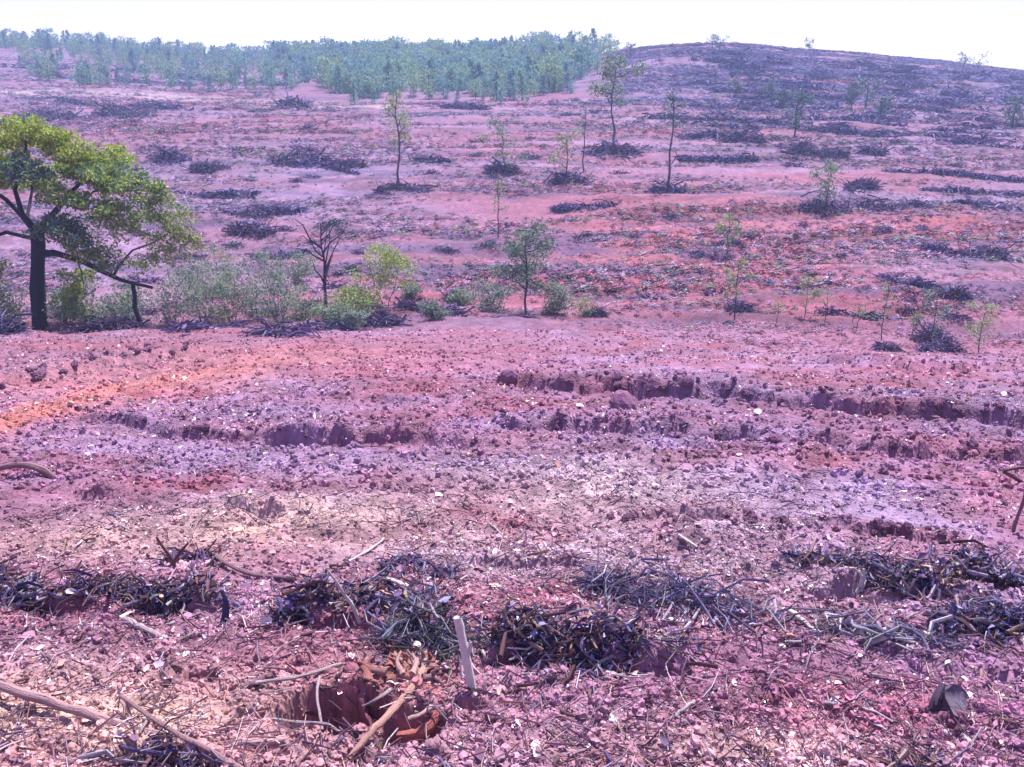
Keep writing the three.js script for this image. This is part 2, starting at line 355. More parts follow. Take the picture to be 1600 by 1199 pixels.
// point on a thing: offsets in pixels from its base pixel, read at the base's distance, plus metres of depth
function frame(base, px, py) {
  const zc = -(base.z) * Math.cos(PITCH) - (base.y - EYE) * Math.sin(PITCH), m = zc / FPX;
  return (x, y, depth = 0) => V(base.x + (x - px) * m, base.y + (py - y) * m * 1.03, base.z + depth);
}
{ // the spreading tree at the end of the red track
  const rnd = rngOf(101), bx = 62, by = 514, base = spot(bx, by); base.y -= 0.05;
  const P = frame(base, bx, by), t = thing('spreading_tree', 'large spreading green tree with dark leaning trunk beside the red track', 'tree', base);
  const limb = (name, list, r0, r1) => { const pts = list.map((a) => P(...a)); new MB().tube(pts, pts.map((_, k) => lerp(r0, r1, k / (pts.length - 1)) * (name === 'trunk' ? 1 : 0.75)), 9, BARK, true, rnd).build(name, M.wood, t, base); };
  limb('trunk', [[62, 524], [63, 490], [68, 450], [74, 415], [80, 385], [82, 355]], 0.2, 0.17);
  limb('branch', [[76, 398, 0], [110, 394, 0.2], [150, 402, 0.4], [185, 418, 0.5], [215, 430, 0.6], [262, 440, 0.7]], 0.13, 0.05);
  limb('branch', [[202, 424, 0.55], [212, 408, 0.5], [232, 388, 0.4], [262, 378, 0.3], [298, 358, 0.2]], 0.05, 0.015);
  limb('branch', [[231, 432, 0.62], [232, 455, 0.6], [229, 470, 0.6], [233, 492, 0.55]], 0.07, 0.09);
  limb('branch', [[82, 362, 0], [104, 340, -0.2], [128, 312, -0.4], [158, 284, -0.6], [180, 250, -0.7]], 0.12, 0.03);
  limb('branch', [[118, 325, -0.3], [150, 330, 0], [185, 305, 0.4], [235, 290, 0.7]], 0.06, 0.02);
  limb('branch', [[80, 360, 0], [76, 335, 0.4], [80, 300, 0.7], [110, 250, 0.9], [120, 215, 1]], 0.11, 0.02);
  limb('branch', [[80, 365, 0], [55, 340, -0.2], [34, 320, -0.3], [10, 300, -0.2], [-30, 280, 0]], 0.12, 0.03);
  limb('branch', [[78, 375, 0], [48, 362, 0.4], [20, 372, 0.8], [-25, 350, 1.2]], 0.08, 0.02);
  limb('branch', [[70, 345, 0], [60, 310, -0.8], [50, 280, -1.3]], 0.07, 0.02);
  limb('branch', [[84, 372, 0], [110, 360, 0.8], [150, 352, 1.4]], 0.07, 0.02);
  limb('branch', [[146, 402, 0.4], [150, 420, 0.35], [148, 446, 0.3]], 0.025, 0.012);
  const mb = new MB(), m = -base.z / FPX;
  const B = (x, y, dz, rx, ry, n, cols, len = 0.095) => {             // every mass is a cloud of smaller uneven sprays
    const c0 = P(x, y + 8, dz), k = 13;
    for (let s = 0; s < k; s++) { const q = randDir(rnd), f = 0.35 + rnd() * 0.75, g = 0.27 + rnd() * 0.38; leafBlob(mb, rnd, V(c0.x + q.x * rx * m * f, c0.y + q.y * ry * m * f, c0.z + q.z * rx * m * f * 0.9), rx * m * g, ry * m * g, rx * m * g, Math.round(n * 2.7 / k), len, len * 0.52, cols, 0.2); }
  };
  const top = [GREEN.bright, GREEN.bright, GREEN.mid], mid = [GREEN.mid, GREEN.bright, GREEN.teal], low = [GREEN.mid, GREEN.teal, GREEN.blue];  // sunlit top and shaded underside put into the leaf colours
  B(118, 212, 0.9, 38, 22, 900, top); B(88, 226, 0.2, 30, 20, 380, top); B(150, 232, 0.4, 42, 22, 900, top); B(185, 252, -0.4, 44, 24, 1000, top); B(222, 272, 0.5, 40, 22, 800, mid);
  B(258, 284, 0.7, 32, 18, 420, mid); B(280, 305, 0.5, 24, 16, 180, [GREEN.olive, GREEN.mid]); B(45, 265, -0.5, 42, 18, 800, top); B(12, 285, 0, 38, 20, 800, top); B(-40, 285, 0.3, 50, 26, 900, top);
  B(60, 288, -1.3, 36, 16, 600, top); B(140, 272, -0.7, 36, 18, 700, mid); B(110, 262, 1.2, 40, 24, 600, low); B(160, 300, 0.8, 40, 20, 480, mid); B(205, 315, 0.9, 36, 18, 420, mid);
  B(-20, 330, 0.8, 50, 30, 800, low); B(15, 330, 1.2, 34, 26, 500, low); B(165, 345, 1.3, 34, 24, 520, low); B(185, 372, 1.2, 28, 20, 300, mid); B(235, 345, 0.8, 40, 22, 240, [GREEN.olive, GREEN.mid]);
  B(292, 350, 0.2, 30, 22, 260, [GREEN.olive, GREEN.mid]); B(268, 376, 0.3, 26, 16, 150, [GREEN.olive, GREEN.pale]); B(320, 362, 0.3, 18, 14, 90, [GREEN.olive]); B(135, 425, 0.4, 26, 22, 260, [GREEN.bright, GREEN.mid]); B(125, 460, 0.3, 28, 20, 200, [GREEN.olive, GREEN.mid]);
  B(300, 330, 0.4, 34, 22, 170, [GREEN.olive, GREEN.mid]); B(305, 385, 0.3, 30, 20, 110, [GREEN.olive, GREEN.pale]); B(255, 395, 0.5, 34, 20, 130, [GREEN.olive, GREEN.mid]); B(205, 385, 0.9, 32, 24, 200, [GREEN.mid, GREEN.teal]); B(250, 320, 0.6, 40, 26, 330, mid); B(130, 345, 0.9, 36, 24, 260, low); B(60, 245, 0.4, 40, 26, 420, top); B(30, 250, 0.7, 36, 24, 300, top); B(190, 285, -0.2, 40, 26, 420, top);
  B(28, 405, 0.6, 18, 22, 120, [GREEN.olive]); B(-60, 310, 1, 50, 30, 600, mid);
  mb.build('crown', M.leaf, t, base);
}

// generic small tree: pixels for base, top, crown half width, share of the height that is bare stem
function smallTree(o) {
  const { px, py, top, half, bare = 0.4, cols, n = 200, name, label, group, lean = 0, seed, leafLen = 0.2, stems = 1, r = 0.05, branches = 5, bark = BARK2, sink = 0.06, blobs = 6, droop = 0 } = o;
  const rnd = rngOf(seed), base = spot(px, py); base.y -= sink; const leafSize = leafLen * 0.62, count = Math.round(n * 1.7);
  const P = frame(base, px, py), t = thing(name, label, o.category ?? 'tree', base, group), m = -base.z / FPX, tall = py - top;
  const mb = new MB();
  for (let s = 0; s < stems; s++) {
    const off = stems > 1 ? (s / (stems - 1) - 0.5) * half * 1.1 : 0;
    const a = P(px + off * 0.12, py), b = P(px + lean + off, top + tall * (stems > 1 ? 0.15 + rnd() * 0.2 : 0.06), (rnd() - 0.5) * half * m * (stems > 1 ? 1.2 : 0.3));
    const pts = crooked(a, b, 5, 0.025, rnd), tr = new MB();
    tr.tube(pts, pts.map((_, k) => lerp(r, r * 0.25, k / 5) * 0.75), 6, bark, true, rnd).build('trunk', M.wood, t, base);
    for (let k = 0; k < branches; k++) {
      const f = lerp(bare, 0.95, (k + rnd() * 0.6) / branches), i = Math.min(4, Math.floor(f * 5)), q = pts[i].clone().lerp(pts[i + 1], f * 5 - i);
      const ang = rnd() * Math.PI * 2, L = half * m * (0.65 + rnd() * 0.5) * (f > 0.8 ? 0.6 : 1) / Math.sqrt(stems), e = q.clone().add(V(Math.cos(ang) * L, L * (0.7 - droop) * (0.4 + rnd()), Math.sin(ang) * L * 0.8));
      new MB().tube(crooked(q, e, 3, 0.06, rnd), [r * 0.42, r * 0.32, r * 0.22, r * 0.1], 4, bark, true).build('branch', M.wood, t, base);
      if (n) leafBlob(mb, rnd, e, half * m * 0.42, half * m * 0.34, half * m * 0.42, Math.round(count / (branches * stems) * 0.7), leafSize, leafSize * 0.42, cols, 0.1);
    }
  }
  if (n) {
    for (let k = 0; k < blobs; k++) {
      const y = lerp(py - tall * bare, top + 6, (k + 0.5) / blobs), w = half * (0.4 + 0.6 * Math.sin((k + 0.7) / (blobs + 0.6) * Math.PI));
      leafBlob(mb, rnd, P(px + lean * (py - y) / tall + (rnd() - 0.5) * w, y, (rnd() - 0.5) * w * m), w * m * 0.62, tall * m * (1 - bare) / blobs * 0.75, w * m * 0.62, Math.round(count / blobs * 0.5), leafSize, leafSize * 0.42, cols, 0.1);
    }
    mb.build('crown', M.leaf, t, base);
  }
  return t;
}
const SAP = 'slender saplings left standing on the cleared hillside';
smallTree({ px: 625, py: 298, top: 150, half: 26, bare: 0.45, cols: [GREEN.pale, GREEN.olive], n: 420, name: 'sapling', label: 'tall thin tree with feathery pale green crown above a dark brush heap standing for its shade', seed: 201, r: 0.11, leafLen: 0.24 });
smallTree({ px: 787, py: 272, top: 188, half: 26, bare: 0.15, cols: [GREEN.pale, GREEN.teal], n: 420, name: 'sapling', label: 'bushy pale green sapling leafy almost to its foot', seed: 202, r: 0.06, leafLen: 0.24 });
smallTree({ px: 884, py: 288, top: 204, half: 22, bare: 0.3, cols: [GREEN.olive, GREEN.pale], n: 300, name: 'sapling', label: 'yellowish green sapling beside a bare thin pole tree', seed: 203, r: 0.06, leafLen: 0.24 });
smallTree({ px: 912, py: 268, top: 168, half: 8, bare: 0.55, cols: [GREEN.teal], n: 60, name: 'sapling', label: 'bare thin pole tree beside the yellowish green sapling', seed: 204, r: 0.07, leafLen: 0.2 });
smallTree({ px: 957, py: 230, top: 92, half: 32, bare: 0.45, cols: [GREEN.pale, GREEN.teal], n: 900, name: 'sapling', label: 'tallest hillside tree with rounded blue green crown and clean stem', seed: 205, r: 0.13, leafLen: 0.32 });
smallTree({ px: 1043, py: 300, top: 142, half: 17, bare: 0.6, cols: [GREEN.teal, GREEN.blue], n: 150, name: 'sapling', label: 'tall dark pole tree with a few leaves at its tip', seed: 206, r: 0.1, leafLen: 0.24 });
smallTree({ px: 778, py: 372, top: 278, half: 15, bare: 0.45, cols: [GREEN.olive, GREEN.pale], n: 90, name: 'sapling', label: 'very thin sparse sapling standing alone on pink soil', seed: 207, r: 0.045, leafLen: 0.18 });
smallTree({ px: 510, py: 494, top: 342, half: 42, bare: 0.32, cols: [GREEN.blue], n: 70, name: 'bare_tree', label: 'dark leafless tree forking above the green undergrowth', seed: 208, r: 0.075, leafLen: 0.1, branches: 14, bark: [0.05, 0.035, 0.08], droop: -0.5 });
smallTree({ px: 603, py: 480, top: 376, half: 44, bare: 0.35, cols: [GREEN.bright, GREEN.pale], n: 1200, name: 'sapling', label: 'young tree with flat bright green crown next to the leafless tree', seed: 209, r: 0.02, leafLen: 0.15, blobs: 5, stems: 2 });
smallTree({ px: 562, py: 500, top: 440, half: 48, bare: 0.08, cols: [GREEN.bright, GREEN.mid, GREEN.pale], n: 1300, name: 'shrub', category: 'shrub', label: 'light green leafy shrub at the foot of the leafless tree', seed: 210, r: 0.025, leafLen: 0.14, stems: 4, blobs: 5 });
smallTree({ px: 822, py: 492, top: 356, half: 44, bare: 0.3, cols: [GREEN.teal, GREEN.pale, GREEN.blue], n: 1900, name: 'sapling', label: 'blue green bushy tree with dark curved stem at the bank', seed: 211, r: 0.055, leafLen: 0.14, branches: 8 });
smallTree({ px: 1136, py: 396, top: 330, half: 20, bare: 0.2, cols: [GREEN.pale, GREEN.olive], n: 260, name: 'sapling', label: 'small pale sapling rising out of a dark heap on pink soil', seed: 212, r: 0.03, leafLen: 0.16 });
smallTree({ px: 1148, py: 500, top: 400, half: 20, bare: 0.35, cols: [GREEN.pale, GREEN.mid], n: 240, name: 'sapling', label: 'thin green sapling by a dark heap at the valley bottom', seed: 213, r: 0.03, leafLen: 0.13 });
smallTree({ px: 1290, py: 330, top: 250, half: 30, bare: 0.2, cols: [GREEN.teal, GREEN.pale], n: 380, name: 'sapling', label: 'green sapling over a low blue black brush heap', seed: 214, r: 0.05, leafLen: 0.22 });
smallTree({ px: 1258, py: 494, top: 430, half: 20, bare: 0.3, cols: [GREEN.pale, GREEN.olive], n: 240, name: 'sapling', label: 'small round pale green sapling on pink valley soil', seed: 215, r: 0.02, leafLen: 0.12 });
for (const [px, py, top, half, seed] of [[1290, 500, 440, 10, 216], [1378, 532, 432, 14, 217], [1340, 510, 470, 10, 221], [1214, 505, 465, 9, 222], [1425, 525, 480, 10, 223]])
  smallTree({ px, py, top, half, bare: 0.4, cols: [GREEN.pale, GREEN.olive], n: 70, name: 'sapling', label: 'wispy pale sapling with few leaves in the valley bottom', group: 'wispy saplings in the valley bottom', seed, r: 0.018, leafLen: 0.1 });
smallTree({ px: 1530, py: 552, top: 470, half: 26, bare: 0.2, cols: [GREEN.olive, GREEN.pale], n: 360, name: 'sapling', label: 'yellow green leafy sapling on the rim of the bank', seed: 218, r: 0.02, leafLen: 0.1 });
smallTree({ px: 1455, py: 540, top: 440, half: 28, bare: 0.2, cols: [GREEN.teal, GREEN.blue], n: 300, name: 'sapling', label: 'dull blue green sapling growing through a navy brush heap', seed: 219, r: 0.025, leafLen: 0.12 });
for (const [px, py, top, half, seed] of [[1241, 214, 140, 22, 231], [1352, 168, 118, 18, 232], [1330, 170, 142, 10, 233], [1376, 182, 150, 14, 234], [1205, 160, 128, 14, 235], [1222, 170, 140, 10, 236], [1582, 200, 160, 22, 237], [1330, 150, 132, 8, 238], [1150, 150, 130, 10, 239]])
  smallTree({ px, py, top, half, bare: 0.2, cols: [GREEN.teal, GREEN.blue], n: 200, name: 'hill_tree', label: 'small dark tree among the brush rows of the far bare hill', group: 'dark trees among the far brush rows', seed, r: 0.12, leafLen: 0.5 });
for (const [px, py, top, half, seed] of [[1113, 76, 58, 10, 241], [1125, 77, 64, 12, 242], [1264, 80, 64, 8, 243], [1506, 106, 86, 9, 244], [1528, 108, 92, 14, 245], [985, 88, 66, 8, 246]])
  smallTree({ px, py, top, half, bare: 0.35, cols: [GREEN.teal, GREEN.blue], n: 90, name: 'crest_tree', label: 'tiny lone tree on the bare skyline of the far hill', group: 'lone trees on the bare skyline', seed, r: 0.12, leafLen: 0.5 });
smallTree({ px: 915, py: 494, top: 458, half: 26, bare: 0.05, cols: [GREEN.olive, GREEN.pale], n: 340, name: 'shrub', category: 'shrub', label: 'low olive shrub beside the blue green bushy tree', seed: 251, r: 0.015, leafLen: 0.1, stems: 3 });

{ // undergrowth in the hollow behind the bank: each bush its own
  const rnd = rngOf(300);
  const spots = [[100, 505, 445, 40], [140, 508, 430, 44], [185, 506, 452, 40], [20, 508, 440, 46], [-30, 510, 430, 50], [270, 506, 420, 46], [318, 504, 410, 48], [362, 505, 425, 44], [402, 504, 405, 46], [438, 506, 420, 44], [470, 503, 440, 40], [520, 508, 468, 30], [300, 470, 395, 40], [350, 462, 380, 40], [420, 455, 385, 40], [465, 440, 390, 34], [205, 500, 440, 30], [548, 512, 480, 30], [770, 488, 430, 36], [868, 490, 430, 30], [720, 478, 452, 26], [680, 498, 470, 26], [640, 470, 440, 20]];
  spots.forEach(([px, py, top, half], k) => {
    const tone = Math.floor(rnd() * 4), cols = [[GREEN.teal, GREEN.blue, GREEN.pale], [GREEN.pale, GREEN.teal], [GREEN.olive, GREEN.teal, GREEN.pale], [GREEN.teal, [0.16, 0.17, 0.22]]][tone];
    const side = px < 215 ? 'under the spreading tree' : px < 480 ? 'between the spreading tree and the leafless tree' : px < 560 ? 'round the foot of the leafless tree' : 'near the blue green bushy tree';
    const look = ['dark blue green', 'pale green', 'olive green', 'greyish'][tone], tall = py - top > 68 ? 'tall loose' : 'low loose';
    smallTree({ px, py, top, half, bare: 0.06, cols: [...cols, GREEN.pale, [0.24, 0.28, 0.26]], n: 780, name: 'shrub', category: 'shrub', label: `${tall} ${look} bush ${side}`, group: 'bushes in the hollow behind the bank', seed: 310 + k, r: 0.018, leafLen: 0.13, stems: 4, branches: 3, blobs: 5 });
  });
}

// forest beyond the track: five kinds of tree, the 300 that show largest one by one, the rest as one mass
{
  const rnd = rngOf(400), kinds = [];
  for (let k = 0; k < 6; k++) {
    const t = new THREE.Group(), tall = 1, conic = k === 0 || k === 4, r = (conic ? 0.24 : 0.34) + 0.08 * rnd();
    const tr = new MB(); tr.tube([V(0, -0.06, 0), V(0.01, 0.4, 0), V(0, 0.92, 0.01)], [0.02, 0.015, 0.004], 5, BARK2); tr.build('trunk', M.wood, t);
    const mb = new MB(), cols = [[[0.16, 0.36, 0.30], [0.18, 0.36, 0.24]], [[0.14, 0.33, 0.33], [0.12, 0.27, 0.30]], [[0.22, 0.38, 0.2], [0.28, 0.42, 0.24]]][k % 3];
    for (let b = 0; b < 9; b++) {
      const f = (b + 0.5) / 9, y = (k < 3 ? 0.08 : 0.16) + f * (k < 3 ? 0.86 : 0.78), w = conic ? r * (1.15 - f) : r * (0.45 + 0.7 * Math.sin(f * 2.7));
      for (let s = 0; s < 2; s++) { const a = rnd() * 6.28; leafBlob(mb, rnd, V(Math.cos(a) * w * 0.5, y, Math.sin(a) * w * 0.5), w * 0.65, 0.07, w * 0.65, 22, 0.075, 0.05, cols, 0.1); }
    }
    mb.build('crown', M.leaf, t);
    kinds.push(t);
  }
  const list = [];
  const add = (px, py, h) => { const p = spot0(px, py); if (p.z < -320 || p.z > -100) return; list.push({ x: p.x, z: p.z, h, s: h / -p.z }); };
  for (let k = 0; k < 2600; k++) {             // the wood filling the saddle
    const d = lerp(118, 300, Math.pow(rnd(), 0.9)), px = lerp(430, 1020, rnd()), edge = 120 + 8 * noise(px * 0.02, 5) + (px < 560 ? (560 - px) * 0.7 : 0) + (px > 880 ? (px - 880) * 0.6 : 0);
    if (d < edge || rnd() > smooth(edge - 4, edge + 28, d) * 0.9 + 0.12 || d > crestAt((px - 800) / 1482) + 8 || rnd() < smooth(860, 990, px + 60 * noise(d * 0.06, 3)) * 0.9) continue;
    const x = (px - 800) / 1482 * d;
    list.push({ x, z: -d, h: lerp(2.0, 5.4, rnd() ** 1.4) * (d > 220 ? 1.3 : 1) * (d < 135 ? 0.8 : 1), s: 0 });
  }
  for (let k = 0; k < 620; k++) {              // belt along the skyline
    const d = lerp(255, 305, rnd()), px = lerp(-260, 520, rnd());
    list.push({ x: (px - 800) / 1482 * d, z: -d, h: lerp(2.2, 5.6, rnd() ** 1.6), s: 0 });
  }
  for (let k = 0; k < 170; k++) {               // scattered on the slope before the belt
    const d = lerp(150, 255, rnd()), px = lerp(-100, 480, Math.sqrt(rnd()));
    list.push({ x: (px - 800) / 1482 * d, z: -d, h: lerp(2, 4.5, rnd()), s: 0 });
  }
  for (const e of list) { e.turn = rnd() * 6.28; e.k = Math.floor(rnd() * 6); e.s = e.h / -e.z * (e.z < -250 ? 1.2 : 1); }
  list.sort((a, b) => b.s - a.s);
  const named = ['spire shaped tree of the blue green wood beyond the pale track', 'round topped tree of the blue green wood beyond the pale track'];
  list.slice(0, 300).forEach((e) => {
    const c = kinds[e.k].clone(); c.name = numbered('forest_tree'); c.position.set(e.x, H(e.x, -(-e.z)) - 0.15, e.z); c.rotation.y = e.turn; c.scale.set(e.h, e.h, e.h);
    scene.add(c); tag(c, named[e.k === 0 || e.k === 4 ? 0 : 1], 'tree', 'trees of the wood beyond the pale track');
  });
  const rest = list.slice(300), g = new THREE.Group(); g.name = 'distant_forest'; scene.add(g);
  tag(g, 'hazy blue green mass of wood filling the saddle and skyline', 'forest', null, 'stuff');
  for (let k = 0; k < 6; k++) {
    const own = rest.filter((e) => e.k === k), src = kinds[k].children;
    for (const part of src) {
      const im = new THREE.InstancedMesh(part.geometry, part.material, own.length); im.name = part.name === 'trunk' ? 'trunks' : 'crowns'; im.castShadow = im.receiveShadow = true;
      const mt = new THREE.Matrix4(), q = new THREE.Quaternion();
      own.forEach((e, i) => { q.setFromAxisAngle(V(0, 1, 0), e.turn); mt.compose(V(e.x, H(e.x, e.z) - 0.15, e.z), q, V(e.h, e.h, e.h)); im.setMatrixAt(i, mt); });
      im.userData.kind = 'stuff'; g.add(im);
    }
  }
}
console.log('trees done');

// ---------------------------------------------------------------- brush: heaps and long rows of cut branches
const DRY = { navy: [0.04, 0.034, 0.12], violet: [0.14, 0.085, 0.21], grey: [0.25, 0.22, 0.38], pale: [0.52, 0.45, 0.53], green: [0.10, 0.12, 0.10], brown: [0.16, 0.07, 0.085], tan: [0.42, 0.28, 0.24] };
function brush(o) {
  const { pts, wide, high, n, leaves = 0, leafLen = 0.05, twig = 0.22, r = 0.005, cols, leafCols = cols, name, label, group, seed, category = 'brush pile', up = 0.5, gap = 1, gapScale = 0.22 } = o;
  const rnd = rngOf(seed), w = pts.map(([a, b]) => spot(a, b)), base = w[Math.floor(w.length / 2)].clone(); base.y = H(base.x, base.z);
  const t = thing(name, label, category, base, group);
  const at = (cross) => {
    const f = rnd() * (w.length - 1), i = Math.min(w.length - 2, Math.floor(f)), p = w[i].clone().lerp(w[i + 1], f - i);
    const e = Math.sin(clamp(f / (w.length - 1), 0.03, 0.97) * Math.PI) ** 0.5, lumps = gap * clamp(0.6 + 0.8 * noise(p.x / wide * 1.1 + seed, p.z / wide * 1.1), 0.06, 1.35), c = (rnd() + rnd() - 1) * cross * (rnd() < 0.3 ? 2.2 : 1);
    if (gap < 1 && noise(p.x * gapScale + seed * 3.7, seed + p.z * gapScale) < (gapScale > 1 ? -0.22 : -0.05) && rnd() < (gapScale > 1 ? 0.75 : 0.9)) return at(cross);
    p.z += c * wide * e; p.x += (rnd() - 0.5) * wide * 0.6;
    return { p, top: high * e * lumps * Math.max(0.05, 1 - (c / cross) ** 2) };
  };
  const tw = new MB(), lf = new MB();
  for (let k = 0; k < n; k++) {
    const { p, top } = at(1), y = H(p.x, p.z) + rnd() * top * 0.9, L = twig * (0.35 + rnd() * 0.9), dir = randDir(rnd, up);
    const a = V(p.x - dir.x * L / 2, y - dir.y * L / 2 + 0.005, p.z - dir.z * L / 2), b = V(p.x + dir.x * L / 2, y + dir.y * L / 2 + 0.005, p.z + dir.z * L / 2), rr = r * (0.4 + 2.2 * rnd() ** 3);
    a.y = Math.max(a.y, H(a.x, a.z) - 0.01); b.y = Math.max(b.y, H(b.x, b.z) - 0.01);
    tw.tube(crooked(a, b, 3, 0.13, rnd), [rr, rr * 0.9, rr * 0.7, rr * 0.4], 4, vary(pickOf(cols, rnd), rnd, 0.35), false);
  }
  for (let k = 0; k < leaves; k++) {
    const { p, top } = at(0.85), y = H(p.x, p.z) + rnd() * top * 0.85, d = randDir(rnd, 0.8), e = d.clone().cross(randDir(rnd)).normalize(), g = 0.5 + rnd();
    lf.leaf(V(p.x, y, p.z), d, e, leafLen * g * 0.95, leafLen * (0.22 + 0.3 * rnd()) * g, vary(pickOf(leafCols, rnd), rnd, 0.35));
  }
  if (n) tw.build('branches', M.wood, t, base).userData.kind = 'stuff';
  if (leaves) lf.build('dead_leaves', M.dry, t, base).userData.kind = 'stuff';
  return t;
}
// heaps in the litter before the camera
const D = [DRY.navy, DRY.violet, DRY.violet, DRY.grey, DRY.brown, DRY.brown, DRY.pale, DRY.pale, DRY.tan], DL = [DRY.navy, DRY.navy, DRY.violet, DRY.violet, DRY.brown, DRY.brown, DRY.grey, DRY.tan];
brush({ gap: 0.99, gapScale: 4.2, pts: [[-40, 905], [30, 935], [75, 948]], wide: 0.12, high: 0.16, n: 112, leaves: 523, leafCols: DL, cols: D, name: 'brush_pile', label: 'dark brush under a pale stick at the end of the litter row', seed: 501, leafLen: 0.045 });
brush({ gap: 0.99, gapScale: 4.2, pts: [[90, 935], [170, 930], [230, 935]], wide: 0.12, high: 0.13, n: 138, leaves: 373, leafCols: DL, cols: [...D, DRY.brown], name: 'brush_pile', label: 'low violet brush with scattered bark beside the hollow navy heap', seed: 502, leafLen: 0.04 });
brush({ gap: 0.99, gapScale: 4.2, pts: [[215, 945], [290, 935], [360, 955]], wide: 0.13, high: 0.21, n: 146, leaves: 748, leafCols: [...DL, DRY.green], cols: D, name: 'brush_pile', label: 'hollow navy heap of leaves and curved bark', seed: 503, leafLen: 0.05 });
brush({ gap: 0.99, gapScale: 4.2, pts: [[440, 970], [520, 950], [640, 955], [720, 990]], wide: 0.17, high: 0.26, n: 276, leaves: 1121, leafCols: DL, cols: D, name: 'brush_pile', label: 'dark brush heap with a white stick leaning out of it', seed: 504, leafLen: 0.05 });
brush({ gap: 0.99, gapScale: 4.2, pts: [[600, 990], [660, 985], [725, 1015]], wide: 0.15, high: 0.18, n: 285, leaves: 89, leafCols: DL, cols: [DRY.grey, DRY.pale, DRY.green], name: 'brush_pile', label: 'grey green tangle of fine twigs above the stump hole', seed: 505, twig: 0.3, r: 0.003 });
brush({ gap: 0.99, gapScale: 4.2, pts: [[735, 1000], [850, 1015], [950, 1020], [1110, 1020]], wide: 0.14, high: 0.22, n: 259, leaves: 1271, leafCols: [...DL, DRY.green], cols: D, name: 'brush_pile', label: 'long navy brush heap between the bleached stake and pink soil', seed: 506, leafLen: 0.045 });
brush({ gap: 0.99, gapScale: 4.2, pts: [[930, 905], [990, 935], [1080, 950], [1250, 985]], wide: 0.15, high: 0.14, n: 302, leaves: 336, leafCols: [DRY.violet, DRY.grey], cols: [DRY.grey, DRY.grey, DRY.violet, DRY.pale], name: 'brush_pile', label: 'thin lavender twigs spread beyond the long navy heap', seed: 507, twig: 0.4, r: 0.0035 });
brush({ gap: 0.99, gapScale: 4.2, pts: [[1240, 880], [1340, 890], [1430, 915], [1520, 905], [1640, 930]], wide: 0.2, high: 0.26, n: 328, leaves: 1720, leafCols: [...DL, DRY.green], cols: D, name: 'brush_pile', label: 'big dark brush heap with white forked twigs in front', seed: 508, leafLen: 0.05 });
brush({ gap: 0.99, gapScale: 4.2, pts: [[1470, 985], [1560, 980], [1660, 990]], wide: 0.17, high: 0.17, n: 187, leaves: 720, leafCols: [DRY.navy, DRY.violet, DRY.grey], cols: D, name: 'brush_pile', label: 'violet brush and leaves below the big dark heap', seed: 509, leafLen: 0.045 });
brush({ gap: 0.99, gapScale: 4.2, pts: [[1270, 985], [1370, 1000], [1480, 1015]], wide: 0.12, high: 0.08, n: 122, leaves: 96, leafCols: [DRY.violet], cols: [DRY.pale, DRY.grey, DRY.pale], name: 'brush_pile', label: 'pale bleached twigs strewn below the white forked twigs', seed: 510, twig: 0.3 });
brush({ gap: 0.99, gapScale: 4.2, pts: [[600, 890], [650, 885], [710, 905]], wide: 0.12, high: 0.09, n: 86, leaves: 280, leafCols: [DRY.violet, DRY.brown], cols: [DRY.violet, DRY.grey], name: 'brush_pile', label: 'small violet leaf heap beyond the white leaning stick', seed: 511, leafLen: 0.04 });
brush({ gap: 0.99, gapScale: 4.2, pts: [[240, 885], [300, 872], [340, 880]], wide: 0.1, high: 0.07, n: 50, leaves: 160, leafCols: [DRY.violet, DRY.brown], cols: [DRY.violet, DRY.brown], name: 'brush_pile', label: 'little violet heap round an upright forked twig', seed: 512, leafLen: 0.04 });
brush({ gap: 0.99, gapScale: 4.2, pts: [[185, 1196], [260, 1192], [330, 1205]], wide: 0.07, high: 0.08, n: 43, leaves: 179, leafCols: DL, cols: D, name: 'brush_pile', label: 'dark blue leaf bundle beside the long crossing sticks', seed: 513, leafLen: 0.035 });
brush({ gap: 0.99, gapScale: 4.2, pts: [[1390, 1196], [1440, 1192], [1490, 1200]], wide: 0.06, high: 0.07, n: 25, leaves: 126, leafCols: DL, cols: D, name: 'brush_pile', label: 'small dark leaf clump sunk in the pink soil', seed: 514, leafLen: 0.03 });

